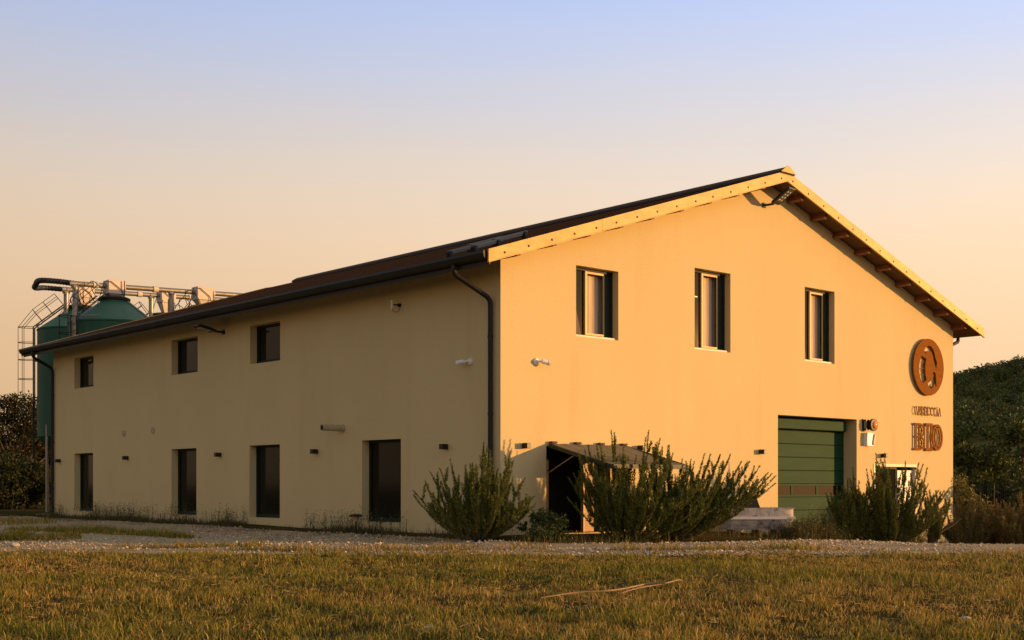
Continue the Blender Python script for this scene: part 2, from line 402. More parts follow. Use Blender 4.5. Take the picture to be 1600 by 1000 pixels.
# roof: two thin slabs, tiled in courses; boarded soffit below
rf = MB(); V0, V1 = -OV + .02, L + OB - .02
for sgn in (-1, 1):
    ue = RIDGE + sgn * (RIDGE + EU)
    rf.prism([(RIDGE, ZTOP), (ue, zt(ue)), (ue, zt(ue) - TH * .55), (RIDGE, ZTOP - TH * .55)], V0, V1, 'y')
    nc = 30
    for k in range(nc):                           # tile courses step a little
        a = RIDGE + (ue - RIDGE) * k / nc; b = RIDGE + (ue - RIDGE) * (k + .94) / nc
        rf.prism([(a, zt(a) + .004), (b, zt(b) + .030), (b, zt(b) + .004)], V0 + .01, V1 - .01, 'y')
roof = rf.build('roof', M['roof'], bld)
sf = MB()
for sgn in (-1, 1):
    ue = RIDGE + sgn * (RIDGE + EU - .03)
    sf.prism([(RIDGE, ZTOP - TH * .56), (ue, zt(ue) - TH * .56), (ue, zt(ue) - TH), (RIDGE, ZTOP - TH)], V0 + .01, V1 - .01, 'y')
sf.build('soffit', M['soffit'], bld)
rc = MB()
pr = [(RIDGE - .34, ZTOP - .06), (RIDGE - .30, ZTOP + .02), (RIDGE - .05, ZTOP + .16), (RIDGE + .05, ZTOP + .16), (RIDGE + .30, ZTOP + .02), (RIDGE + .34, ZTOP - .06)]
rc.prism(pr, -OV - .06, 26.3, 'y'); rc.build('ridge_cap', M['ridge'], roof)
cp = MB(); cp.prism([(RIDGE - .36, ZTOP - .02), (RIDGE - .05, ZTOP + .19), (RIDGE + .05, ZTOP + .19), (RIDGE + .36, ZTOP - .02)], -OV - .09, -OV - .062, 'y')
cp.build('ridge_end_cap', M['flashing'], roof)
for sgn in (-1, 1):                               # sheet metal barge boards with rivets
    ue = RIDGE + sgn * (RIDGE + EU + .04)
    for (f0, f1) in ((-OV - .03, -OV + .015), (L + OB - .015, L + OB + .03)):
        b = MB()
        nseg = 3
        for k in range(nseg):
            a0 = RIDGE + (ue - RIDGE) * k / nseg; a1 = RIDGE + (ue - RIDGE) * ((k + 1) / nseg + (.004 if k < nseg - 1 else 0))
            e = .004 * (k % 2)
            prf = [(a0, zt(a0) + .055), (a1, zt(a1) + .055), (a1, zt(a1) - .245), (a0, zt(a0) - .245)]
            b.prism(prf, f0 - e, f1, 'y')
            lip = [(a0, zt(a0) - .245), (a1, zt(a1) - .245), (a1, zt(a1) - .262), (a0, zt(a0) - .262)]
            b.prism(lip, f0 - e - .02, f1 - .01, 'y')
            if f0 < 0:
                m = int(abs(a1 - a0) / .92)
                for j in range(m + 1):
                    uu = a0 + (a1 - a0) * (j + .35) / (m + 1)
                    b.lathe([(.029, 0), (.029, .012), (.012, .018)], 8, (uu, f0 - e, zt(uu) - .13), 1, Matrix.Rotation(math.pi / 2, 3, 'X'))
        b.build('barge_board', [M['flashing'], M['rivet']], bld)
for sgn in (-1, 1):                               # purlin ends that carry the overhang
    for k in range(9):
        uu = RIDGE + sgn * (.95 + k * 1.2); p = MB(); z = zt(uu) - TH - (.03 if sgn < 0 else .075)
        a = -sgn * math.atan(M_)
        p.box((uu, -OV / 2 + .05, z), (.13, OV - .12, .15), 0, Matrix.Rotation(-a if sgn < 0 else -a, 3, 'Y'))
        p.build('purlin', M['purlin'], bld)
# gutters and downpipes
def half_gutter(u, v0, v1, z, sgn):
    g = MB(); r = .085
    out = [(u - sgn * .02, z + .06), (u + sgn * .15, z + .06), (u + sgn * .165, z - .0), (u + sgn * .13, z - .10), (u + sgn * .06, z - .14), (u - sgn * .02, z - .14)]
    inn = [(u - sgn * .005, z + .06), (u + sgn * .135, z + .06), (u + sgn * .148, z + .0), (u + sgn * .118, z - .09), (u + sgn * .055, z - .122), (u - sgn * .005, z - .122)]
    n = 40
    # the channel: outside skin, inside skin, closed ends
    for k in range(2):
        prf = out if k == 0 else inn
        vs = [(a, v, b) for v in (v0, v1) for a, b in prf[1:] + prf[:1]]
        m = len(prf); g.add(vs, [(i, i + 1, i + 1 + m, i + m) for i in range(m - 1)])
    for v in (v0, v1): g.add([(a, v, b) for a, b in out], [tuple(range(len(out)))])
    for k in range(4, 40):                        # joints
        pass
    for v in np.arange(v0 + 3, v1 - 1, 4.0):
        vs = [(a + sgn * .006 * (1 if a * sgn > u * sgn else 0), q, b - .006) for q in (v - .04, v + .04) for a, b in out[1:5]]
        g.add(vs, [(i, i + 1, i + 5, i + 4) for i in range(3)])
    # fascia board behind
    return g
ue0 = -EU; g = half_gutter(ue0, -OV + .03, L + OB - .02, zt(-EU) - .05, -1); g.build('gutter', M['gutter'], bld, fix=False)
fb = MB(); fb.bbox((-EU + .025, -OV + .03, zt(-EU) - .30), (-EU + .06, L + OB - .04, zt(-EU) - .115)); fb.build('fascia_board', M['gutter'], bld)
g = half_gutter(W + EU, -OV + .03, L + OB - .02, zt(-EU) - .05, 1); g.build('gutter', M['gutter'], bld, fix=False)
def downpipe(pts, straps):
    d = MB(); fine = []
    pts = [Vector(p) for p in pts]
    for i, p in enumerate(pts):                   # rounded bends
        if 0 < i < len(pts) - 1:
            a = (pts[i - 1] - p); b = (pts[i + 1] - p); k = min(.14, a.length / 2, b.length / 2)
            p0, p1 = p + a.normalized() * k, p + b.normalized() * k
            for q in np.linspace(0, 1, 5): fine.append((p0 * (1 - q) ** 2 + p * 2 * q * (1 - q) + p1 * q * q))
        else: fine.append(p)
    d.tube(fine, .062, 12)
    for s in straps: d.lathe([(.062, -.03), (.07, -.03), (.07, .03), (.062, .03)], 12, s)
    return d.build('downpipe', M['gutter'], bld, smooth=40)
zg = zt(-EU) - .17
downpipe([(-EU - .06, .60, zg), (-EU - .06, .60, zg - .22), (-.09, .28, zg - .78), (-.09, .28, -.1)], [(-.09, .28, z) for z in (1.2, 3.1, 5.0)])
downpipe([(-EU - .06, L - .35, zg), (-EU - .06, L - .35, zg - .22), (-.09, L - .12, zg - .62), (-.09, L - .12, -.2)], [(-.09, L - .12, z) for z in (1.2, 3.1, 5.0)])
downpipe([(W + EU + .06, .35, zg), (W + EU + .06, .35, zg - .16), (W + .09, .25, zg - .42), (W + .09, .25, -.9)], [(W + .09, .25, z) for z in (.8, 2.7)])

# two pairs of raised metal rails on black feet, near end of the left slope
for va in (.75, 1.75):
    for (ua, ub) in ((-.25, .62), (.50, 1.62)):
        q = MB(); up = .17 if ua < 0 else .20; off = .10 if ua > 0 else 0
        pts_ = [(u_, va + off, zt(u_) + up) for u_ in (ua, ub)]
        a_, b_ = map(Vector, pts_); R = Matrix.Rotation(-math.atan(M_), 3, 'Y')
        q.box((a_ + b_) / 2, ((b_ - a_).length, .10, .06), 0, R)
        q.box((a_ + b_) / 2 + R @ Vector((0, 0, -.05)), ((b_ - a_).length * .96, .06, .04), 0, R)
        rl = q.build('roof_rail', M['rail'], roof)
        for u_ in (ua + .06, ub - .06):
            q = MB(); q.bevbox((u_, va + off, zt(u_) + up / 2), (.12, .16, up + .02), .02, 0, R); q.build('foot', M['black'], rl)

# ---- windows
def curtain_sheet(mb, u0, u1, y, z0, z1, folds, amp, mi=0, taper=None):
    n = 40; top, bot = [], []
    for i in range(n + 1):
        k = i / n; a = u0 + (u1 - u0) * k
        yy = y + amp * math.sin(k * folds * 2 * math.pi)
        b = a if taper is None else taper + (a - taper) * .35
        top.append((a, yy, z1)); bot.append((b, yy, z0))
    mids = []
    rows = 8
    V = []
    for r in range(rows + 1):
        q = r / rows; s = q ** 1.6
        for i in range(n + 1):
            t_, b_ = Vector(top[i]), Vector(bot[i]); p = t_.lerp(b_, s); p.z = z1 + (z0 - z1) * q; V.append(p)
    mb.add(V, [(r * (n + 1) + i, r * (n + 1) + i + 1, (r + 1) * (n + 1) + i + 1, (r + 1) * (n + 1) + i) for r in range(rows) for i in range(n)], mi)
def gable_window(r, lift):
    u0, u1, z0, z1 = r; d = .27; fw = .07
    f = MB()
    f.bbox((u0, d - .06, z0), (u0 + fw, d + .02, z1)); f.bbox((u1 - fw, d - .06, z0), (u1, d + .02, z1))
    f.bbox((u0 + fw, d - .06, z1 - fw), (u1 - fw, d + .02, z1)); f.bbox((u0 + fw, d - .06, z0 + .001), (u1 - fw, d + .02, z0 + .09))
    w_ = f.build('window', M['frame'], bld)
    um = u0 + (u1 - u0) * .36
    s = MB(); s.bbox((um - .035, d - .075, z0 + .092), (um + .035, d + .01, z1 - fw - .002))
    s.bbox((um + .037, d - .06, z1 - fw - .055), (u1 - .345, d + .005, z1 - fw - .003)); s.bbox((um + .037, d - .06, z0 + .093), (u1 - .345, d + .005, z0 + .145))
    s.build('sash', M['wood'], w_)
    si = MB(); si.bbox((u0 + .004, d - .20, z0 + .002), (u1 - .004, d - .062, z0 + .055)); si.build('sill', M['pale'], w_)
    sh_ = MB(); sh_.bbox((u1 - .34, d - .02, z0 + .092), (u1 - fw - .003, d + .01, z1 - fw - .003))
    sh_.build('shutter', M['frame'], w_)
    p = MB(); p.add([(u0 + fw, d - .012, z0 + .09), (um, d - .012, z0 + .09), (um, d - .012, z1 - fw), (u0 + fw, d - .012, z1 - fw)], [(0, 1, 2, 3)])
    p.build('pane', M['glass'], w_, fix=False)
    c = MB(); curtain_sheet(c, um + .04, u1 - .20, d + .13, z0 + .06, z1 - .03, 2.5, .02); c.build('curtain', M['curtain'], w_, fix=False, smooth=60)
    c = MB(); V = []                               # the other curtain hangs drawn aside behind the fixed leaf
    for r_ in range(13):
        q_ = r_ / 12; z_ = z0 + .09 + (z1 - z0) * .62 * q_; wdt = (um - .06 - u0 - fw) * (1 - q_) ** .8 * .8 + .003
        for k_ in range(7): V.append((u0 + fw + wdt * k_ / 6, d - .016 + .003 * math.sin(k_ * 2.1), z_))
    c.add(V, [(r_ * 7 + k_, r_ * 7 + k_ + 1, r_ * 7 + k_ + 8, r_ * 7 + k_ + 7) for r_ in range(12) for k_ in range(6)]); c.build('curtain', M['drape'], w_, fix=False, smooth=60)
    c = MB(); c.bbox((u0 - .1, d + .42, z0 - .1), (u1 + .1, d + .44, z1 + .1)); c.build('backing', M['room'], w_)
    if lift:
        h = MB(); h.bbox((u0 + .26, d - .05, z0 + (z1 - z0) * .66), (u0 + .38, d - .03, z0 + (z1 - z0) * .66 + .03)); h.build('handle', M['white'], w_)
for i, r in enumerate(gw): gable_window(r, i == 1)
def side_window(r, door):
    v0, v1, z0, z1 = r; d = .30; fw = .075; f = MB(); e = .06
    f.bbox((d - e, v0, z0), (d + .02, v0 + fw, z1)); f.bbox((d - e, v1 - fw, z0), (d + .02, v1, z1))
    f.bbox((d - e, v0 + fw, z1 - fw), (d + .02, v1 - fw, z1)); f.bbox((d - e, v0 + fw, z0 + .001), (d + .02, v1 - fw, z0 + .11))
    f.bbox((d - .03, v0 + fw + .07, z0 + .11), (d - .012, v0 + fw + .10, z1 - fw))
    w_ = f.build('french_window' if door else 'window', M['frame'], bld)
    p = MB(); p.add([(d - .01, v0 + fw, z0 + .1), (d - .01, v1 - fw, z0 + .1), (d - .01, v1 - fw, z1 - fw), (d - .01, v0 + fw, z1 - fw)], [(0, 1, 2, 3)])
    p.build('pane', M['glass'], w_, fix=False)
    if not door:
        c = MB(); c.bbox((d - .035, v0 + fw, z0 + .111), (d - .022, v0 + .30, z1 - fw - .05)); c.build('curtain', M['tan'], w_)
for r in su: side_window(r, False)
for r in sd: side_window(r, True)

# ---- sectional garage door
u0, u1, z0, z1 = gar; d = .49
gd = MB(); ph = .415; z = z0 + .03; k = 0
hb = z1 - .40
rows = []
while z < hb - .05:
    t1 = min(z + ph, hb); rows.append((z, t1)); z = t1
for k, (a, b) in enumerate(rows):
    if k == 3:
        n = 3; wd = (u1 - u0 - .2) / n
        gd.bbox((u0 + .002, d, a + .012), (u1 - .002, d + .05, a + .07)); gd.bbox((u0 + .002, d, b - .06), (u1 - .002, d + .05, b))
        for j in range(n + 1):
            x = u0 + .05 + j * wd; gd.bbox((x - .045, d + .002, a + .07), (x + .055, d + .05, b - .06))
    else:
        gd.bevbox(((u0 + u1) / 2, d + .03, (a + b) / 2 + .004), (u1 - u0 - .004, .06, b - a - .014), .008)
garage = gd.build('garage_door', M['green_door'], bld)
a, b = rows[3]; pn = MB(); pn.bbox((u0 + .05, d + .02, a + .07), (u1 - .05, d + .03, b - .06)); pn.build('pane', M['redglass'], garage)
hd = MB(); hd.bevbox(((u0 + u1) / 2 - .06, d - .10, (hb + z1) / 2 - .03), (u1 - u0 - .14, .2, z1 - hb - .08), .02); hd.build('shutter_box', M['green_door'], garage)
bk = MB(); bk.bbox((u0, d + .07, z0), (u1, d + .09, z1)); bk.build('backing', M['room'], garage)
# ---- entrance door at the right end
u0, u1, z0, z1 = dor; d = .16; e = MB(); fw = .09
e.bbox((u0, -.02, z0), (u0 + fw, d, z1)); e.bbox((u1 - fw, -.02, z0), (u1, d, z1)); e.bbox((u0 + fw, -.02, z1 - fw), (u1 - fw, d, z1))
ed = e.build('glazed_door', M['pale'], bld); um = u0 + (u1 - u0) * .60
q = MB(); q.bbox((u0 + fw, d - .05, z0), (u0 + fw + .06, d, z1 - fw)); q.bbox((um - .06, d - .05, z0), (um, d, z1 - fw)); q.bbox((u0 + fw + .06, d - .05, z1 - fw - .07), (um - .06, d, z1 - fw)); q.build('door_leaf', M['frame'], ed)
q = MB(); q.bbox((u0 + fw + .06, d - .03, z0), (um - .06, d - .02, z1 - fw - .07)); q.build('pane', M['glass'], ed)
q = MB()
z = z0 + .02
while z < z1 - fw - .2: q.bevbox(((um + u1 - fw) / 2, d - .06, z + .1), (u1 - fw - um - .004, .04, .195), .008); z += .2
q.build('slatted_panel', M['white'], ed)
# ---- opening under the awning: deep, dark, one tan door leaf, a green post
u0, u1, z0, z1 = ent; d = 1.1
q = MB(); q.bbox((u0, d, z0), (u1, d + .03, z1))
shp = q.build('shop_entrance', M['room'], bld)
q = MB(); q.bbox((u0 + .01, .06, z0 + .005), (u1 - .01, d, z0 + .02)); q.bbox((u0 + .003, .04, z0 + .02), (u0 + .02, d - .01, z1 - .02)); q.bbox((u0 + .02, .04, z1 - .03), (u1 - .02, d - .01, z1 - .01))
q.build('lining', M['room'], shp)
q = MB(); q.bevbox((u0 + 1.64, .14, (z0 + z1) / 2 - .12), (.36, .06, z1 - z0 - .25), .012); q.bbox((u0 + 1.5, .105, z0 + 1.55), (u0 + 1.78, .111, z0 + 1.6)); q.build('door_leaf', M['tan'], shp)
q = MB(); q.bbox((u0 + 1.42, .10, z0 + .02), (u0 + 1.458, .2, z1 - .03)); q.build('door_edge', M['wood'], shp)
q = MB(); q.bbox((u0 + 2.0, .08, z0 + .02), (u0 + 2.07, .16, z1 - .03)); q.bbox((u0 + 1.83, .10, z0 + .9), (u0 + 2.0, .13, z0 + .98)); q.build('door_post', M['green_door'], shp)

# ------------------------------------------------------------------ awning
aw = thing('awning', 'brown fabric awning sloping down over the dark shop entrance', 'awning', Wp(0, 0, 0), ANG)
b0, b1, P_ = 1.60, 4.38, 2.2; zh, zl = Gp(858, 693)[1], Gp(858, 693)[1] - .56
c = MB(); n = 28
V = []
for j in range(9):
    q = j / 8
    for i in range(n + 1):
        k = i / n; V.append((b0 + (b1 - b0) * k, -.06 - P_ * q, zh + (zl - zh) * q - .035 * math.sin(math.pi * q) + .006 * math.sin(k * 40)))
c.add(V, [(j * (n + 1) + i, j * (n + 1) + i + 1, (j + 1) * (n + 1) + i + 1, (j + 1) * (n + 1) + i) for j in range(8) for i in range(n)])
c.build('canopy', M['awning'], aw, fix=False, smooth=60)
c = MB(); R = Matrix.Rotation(math.atan2(zh - zl, P_), 3, 'X')
for u in (b0 - .015, b1 + .015): c.box((u, -.06 - P_ / 2, (zh + zl) / 2 - .05), (.035, math.hypot(P_, zh - zl), .10), 0, R)
c.bbox((b0 - .03, -.06 - P_ - .05, zl - .09), (b1 + .03, -.06 - P_, zl + .015)); c.build('frame', M['awning_edge'], aw)
for k in range(4):
    c = MB(); u = b0 + .05 + k * .86; c.bevbox((u + .06, -.07, zh + .03), (.2, .12, .05), .012); c.build('wall_clip', M['soffit'], aw)
for u in (b0 + .02, b1 - .02):
    c = MB(); c.tube([(u, -.03, zh - .72), (u, -.95, zh - .30)], .016, 8); c.build('strut', M['timber'], aw)

# ------------------------------------------------------------------ wall fittings
def place_gable(o, x, y, extra=0): u, z = Gp(x, y); o.location = Wp(u, extra, z); o.rotation_euler = (0, 0, ANG); return o
def place_side(o, x, y, extra=0): v, z = Sp(x, y); o.location = Wp(extra, v, z); o.rotation_euler = (0, 0, ANG - math.pi / 2); return o
GS = 'black box lamps along the walls'
lamp = thing('wall_lamp', 'black box wall lamp', 'wall lamp', group=GS)
q = MB(); q.bevbox((0, -.01, 0), (.10, .02, .09), .003); q.build('back_plate', M['black'], lamp)
q = MB(); q.bevbox((0, -.115, .0), (.14, .19, .135), .006); q.build('housing', M['black'], lamp)
q = MB(); q.box((0, -.115, -.069), (.10, .15, .004)); q.build('diffuser', M['pale'], lamp)
lamp_spots = [('s', 93, 720, 'small black box lamp nearest to the far downpipe and green silo'),
  ('s', 199, 715.5, 'black box lamp below the two round wall caps on the shaded side wall'),
  ('s', 344, 710.5, 'black box lamp between the second and third tall windows of the shaded side wall'),
  ('s', 495, 705.5, 'black box lamp just below and left of the projecting pipe on the shaded side wall'),
  ('s', 698, 698, 'black box lamp right of the widest tall window, above the near corner rosemary bush'),
  ('g', 818, 696.5, 'black box lamp on the sunlit gable just left of the brown awning'),
  ('g', 998, 700, 'black box lamp on the sunlit gable over the awning, half hidden by rosemary tips'),
  ('g', 1187, 706, 'black box lamp immediately left of the green garage door'),
  ('g', 1377, 712, 'black box lamp above the glazed door at the right end of the sunlit gable')]
for i, (w_, x, y, lb) in enumerate(lamp_spots):
    o = lamp if i == 0 else copy_tree(lamp)
    (place_side if w_ == 's' else place_gable)(o, x, y); o['label'] = lb
# bullet cameras
GC = 'white bullet cameras at the near corner'
cm = thing('security_camera', 'white bullet camera', 'camera', group=GC)
q = MB(); q.lathe([(.085, 0), (.085, .03), (.07, .055)], 20, (0, 0, 0), 0, Matrix.Rotation(math.pi / 2, 3, 'X')); q.build('mount', M['white'], cm, smooth=40)
q = MB(); q.tube([(0, -.04, 0), (.0, -.08, -.0), (.05, -.13, .0), (.10, -.165, -.01)], .026, 10); q.build('arm', M['white'], cm, smooth=50)
q = MB(); dv = Vector((.33, -.14, -.075)).normalized(); c0 = Vector((.07, -.15, 0.005))
Rc = dv.to_track_quat('Z', 'Y').to_matrix(); q.lathe([(.045, 0), (.060, .01), (.060, .17), (.068, .17), (.068, .21)], 16, c0, 0, Rc); bd = q.build('body', M['white'], cm, smooth=40)
q = MB(); q.lathe([(.052, 0), (.052, .004)], 16, c0 + dv * .21, 0, Rc); q.build('lens', M['glass'], bd)
place_gable(cm, 837, 565); cm['label'] = 'white bullet camera on the sunlit gable wall, pointing right, with a round mount'
c2 = copy_tree(cm); place_side(c2, 735, 565); c2['label'] = 'white bullet camera on the shaded side wall beside the near downpipe, pointing left'
c2.scale = (-1, 1, 1)
# small white antenna on a bracket
an = thing('wall_antenna', 'small white flat antenna on a black bracket under the side eave', 'antenna')
q = MB(); q.lathe([(.05, 0), (.05, .05), (.03, .09)], 14, (0, 0, 0), 0, Matrix.Rotation(math.pi / 2, 3, 'X')); q.tube([(0, -.08, 0), (-.02, -.2, .0)], .018, 8); q.build('bracket', M['black'], an, smooth=40)
q = MB(); q.bevbox((-.05, -.25, .0), (.14, .045, .24), .012, 0, Matrix.Rotation(-.55, 3, 'Z')); q.build('panel', M['white'], an)
q = MB(); q.tube([(-.06, -.22, -.11), (-.05, -.2, -.17), (-.01, -.14, -.2), (.02, -.05, -.15), (.02, -.02, -.03)], .007, 6); q.build('cable', M['black'], an, smooth=60)
place_side(an, 625, 477)
# floodlights
def flood(lb, ln, tilt):
    f = thing('floodlight', lb, 'floodlight', group='arm floodlights under the eaves')
    q = MB(); q.bevbox((0, -.02, 0), (.16, .04, .14), .008); q.tube([(0, -.03, 0), (0, -.34, .0)], .035, 10); q.build('arm', M['black'], f, smooth=40)
    R = Matrix.Rotation(-tilt, 3, 'X'); c0 = Vector((0, -.36, 0))
    hd = MB(); hd.bevbox(c0 + R @ Vector((0, -ln / 2, 0)), (.42, ln, .07), .02, 0, R); hd.box(c0 + R @ Vector((0, -ln / 2, .045)), (.24, ln * .7, .03), 0, R); h = hd.build('head', M['black'], f)
    pl = MB(); pl.box(c0 + R @ Vector((0, -ln * .55, -.037)), (.27, ln * .72, .006), 0, R); pl.build('lens_plate', M['grey'], h)
    for k in range(4):
        for j in (-1, 1):
            le = MB(); le.lathe([(.026, 0), (.02, .012), (.005, .016)], 10, c0 + R @ Vector((j * .07, -ln * (.3 + .16 * k), -.041)), 0, R @ Matrix.Rotation(math.pi, 3, 'X')); le.build('led', M['lens'], h, smooth=50)
    return f
f1 = flood('black floodlight on an arm under the gable peak, its lenses catching the sun', .70, math.radians(33)); place_gable(f1, 1193, 321)
f1.rotation_euler.z += math.radians(8)
f2 = flood('dark floodlight on an arm under the side eave, between two small upper windows', .66, math.radians(12)); place_side(f2, 349, 519)
# projecting pipe, round wall caps
q = MB(); q.tube([(0, 0, 0), (0, -.68, -.0)], .092, 20); q.lathe([(.12, 0), (.12, .04), (.092, .05)], 20, (0, 0, 0), 0, Matrix.Rotation(math.pi / 2, 3, 'X'))
pv = q.build('vent_pipe', M['pvc'], None, smooth=40); tag(pv, 'beige pipe projecting straight out of the shaded side wall', 'pipe'); place_side(pv, 535, 669); pv.rotation_euler.z -= .05
q = MB(); q.lathe([(.078, -.002), (.078, .004)], 16, (0, -.682, 0), 0, Matrix.Rotation(math.pi / 2, 3, 'X')); q.build('bore', M['room'], pv)
q = MB(); q.lathe([(.12, 0), (.12, .03), (.09, .04), (.085, .02)], 18, (0, 0, 0), 0, Matrix.Rotation(math.pi / 2, 3, 'X'))
vc = q.build('air_valve', M['pvc'], None, smooth=40); place_side(vc, 193, 676.5); tag(vc, 'left one of two small round wall valves on the shaded side wall', 'vent cap', 'round wall valves on the side wall')
v2 = vc.copy(); COL.objects.link(v2); place_side(v2, 238.5, 672); v2['label'] = 'right one of two small round wall valves on the shaded side wall'
# beacon and siren box beside the garage
bc = thing('warning_light', 'round amber warning light on a black bracket beside the garage door', 'light')
q = MB(); q.bbox((-.14, -.05, -.19), (-.09, 0, .19)); q.bbox((-.14, -.16, .12), (.02, -.03, .17)); q.bbox((-.14, -.16, -.17), (.02, -.03, -.12)); q.bbox((-.02, -.16, -.17), (.04, -.1, .17)); q.build('bracket', M['black'], bc)
q = MB(); q.lathe([(.19, 0), (.2, .03), (.2, .11), (.16, .12)], 20, (.17, -.16, 0), 0, Matrix.Rotation(math.pi / 2, 3, 'X')); q.build('housing', M['black'], bc, smooth=40)
q = MB(); q.lathe([(.14, 0), (.13, .03), (.08, .06), (.01, .075)], 18, (.17, -.27, 0), 0, Matrix.Rotation(math.pi / 2, 3, 'X')); q.build('lens', M['amber'], bc, smooth=50)
place_gable(bc, 1350, 664)
sb = thing('alarm_box', 'white alarm siren box on the wall below the amber light', 'alarm box')
q = MB(); q.prism([(-.17, -.2), (.17, -.2), (.19, .0), (.16, .22), (-.16, .22), (-.18, 0)], -.16, 0, 'y'); q.build('housing', M['white'], sb)
q = MB(); q.bevbox((.17, -.13, .0), (.1, .16, .36), .03, 0, Matrix.Rotation(.25, 3, 'Y')); q.build('cover', M['pale'], sb)
place_gable(sb, 1353, 687)

# ------------------------------------------------------------------ signs (cut steel, standing off the wall)
def arc(cx, cz, rx, rz, a0, a1, n=24): return [(cx + rx * math.cos(math.radians(a0 + (a1 - a0) * i / n)), cz + rz * math.sin(math.radians(a0 + (a1 - a0) * i / n))) for i in range(n + 1)]
dsc = thing('emblem_disc', 'round rust coloured steel disc with a cut-out letter C', 'sign')
R0 = .98
outer = arc(0, 0, R0, R0, 0, 360, 64)[:-1]
cres = [(p[0], p[1]) for p in arc(-.06, -.08, .56, .60, 132, 236, 20)] + [(p[0], p[1]) for p in arc(.04, -.08, .27, .50, 228, 136, 20)]
hook = arc(.02, .28, .40, .46, 146, 12, 20) + [(.54, .18), (.48, -.06)] + arc(.02, .26, .27, .31, 0, 146, 20)
tail = [(-.06, -.56), (.12, -.47), (.26, -.38), (.32, -.26), (.26, -.20), (.32, -.14), (.42, -.16), (.46, -.32), (.50, -.62), (.44, -.66), (.40, -.54), (.2, -.72), (.0, -.74)]
q = MB(); q.prism(outer, -.115, -.08, 'y', 0, [cres, hook, tail])
dp = q.build('disc', M['rust'], dsc)
for zz in (-.30, -.08, .14):
    q = MB(); q.bbox((-.66, -.105, zz), (-.28, -.10, zz + .02)); q.build('bridge', M['rust'], dp)
for a in range(4):
    q = MB(); q.tube([(.75 * math.cos(a * 1.57 + .8), 0, .75 * math.sin(a * 1.57 + .8)), (.75 * math.cos(a * 1.57 + .8), -.081, .75 * math.sin(a * 1.57 + .8))], .02, 8); q.build('standoff', M['black'], dsc)
place_gable(dsc, 1446, 574)
T_ = .062
def seg(mb, p, q_, t=T_, dep=(-.075, -.045)):
    a, b = Vector((p[0], 0, p[1])), Vector((q_[0], 0, q_[1])); d_ = (b - a); n_ = Vector((-d_.z, 0, d_.x)).normalized() * t / 2
    e_ = d_.normalized() * t * .3; a -= e_; b += e_
    mb.prism([((a + n_).x, (a + n_).z), ((b + n_).x, (b + n_).z), ((b - n_).x, (b - n_).z), ((a - n_).x, (a - n_).z)], dep[0] + random.random() * .004, dep[1], 'y')
def ring(mb, cx, cz, rx, rz, t=T_, a0=0, a1=360, dep=(-.075, -.045)):
    n = 28; o_ = arc(cx, cz, rx, rz, a0, a1, n); i_ = arc(cx, cz, rx - t, rz - t, a0, a1, n)
    if a1 - a0 >= 360: mb.prism(o_[:-1], dep[0], dep[1], 'y', 0, [i_[:-1]])
    else: mb.prism(o_ + i_[::-1], dep[0], dep[1], 'y')
bio = thing('wall_lettering', 'large rust coloured steel letters BIO standing off the gable', 'lettering')
H = .43
q = MB()                                          # B: open double-line slab serif letter
for x in (-.82, -.58): seg(q, (x, -H), (x, H))
for z in (-H, H): seg(q, (-.88, z), (-.48, z), .07)
for cz, rz_ in ((.215, .215), (-.215, .215)):
    ring(q, -.50, cz, .30, rz_ + .02, T_, -90, 90); ring(q, -.50, cz, .155, rz_ - .085, .05, -90, 90); seg(q, (-.36, cz), (-.26, cz), .03)
seg(q, (-.80, 0), (-.50, 0), .06); q.build('letter', M['rust'], bio)
q = MB()
for x in (-.04, .19): seg(q, (x, -H), (x, H))
for z in (-H, H): seg(q, (-.13, z), (.28, z), .10)
q.build('letter', M['rust'], bio)
q = MB(); ring(q, .62, 0, .35, H + .03, .085); ring(q, .62, 0, .20, H - .10, .075)
seg(q, (.29, 0), (.44, 0), .03); seg(q, (.80, 0), (.95, 0), .03); q.build('letter', M['rust'], bio)
place_gable(bio, 1446.5, 683)
nm = thing('name_lettering', 'row of small thin rust letters reading CARDECCIA between disc and BIO', 'lettering')
def small(ch, x, w_, h):
    q = MB(); t = .021; k = (t, (-.07, -.05)); S = lambda p, r: seg(q, (x + p[0] * w_, p[1] * h), (x + r[0] * w_, r[1] * h), *k)
    if ch == 'C': ring(q, x + .5 * w_, 0, .48 * w_, h, t, 50, 310, k[1]); S((.82, .55), (.82, .95))
    if ch == 'A': S((.1, -1), (.5, 1)); S((.9, -1), (.5, 1)); S((.28, -.25), (.72, -.25)); S((0, -1), (.25, -1)); S((.75, -1), (1, -1))
    if ch in 'RD': S((.12, -1), (.12, 1)); S((0, -1), (.3, -1)); S((0, 1), (.4, 1))
    if ch == 'R': ring(q, x + .36 * w_, .48 * h, .5 * w_, .52 * h, t, -90, 90, k[1]); S((.4, 0), (.9, -1)); S((.12, -.02), (.4, -.02))
    if ch == 'D': ring(q, x + .34 * w_, 0, .6 * w_, h, t, -90, 90, k[1]); S((.0, -1), (.4, -1))
    if ch == 'E': S((.12, -1), (.12, 1)); S((0, 1), (.85, 1)); S((0, -1), (.85, -1)); S((.12, 0), (.6, 0)); S((.85, .6), (.85, 1)); S((.85, -1), (.85, -.6))
    if ch == 'I': S((.5, -1), (.5, 1)); S((.2, 1), (.8, 1)); S((.2, -1), (.8, -1))
    q.build('letter', M['rust'], nm)
x = -.86
for ch in 'CARDECCIA':
    wd = .11 if ch == 'I' else .185; small(ch, x, wd, .145); x += wd + .018
place_gable(nm, 1446.5, 642.5)

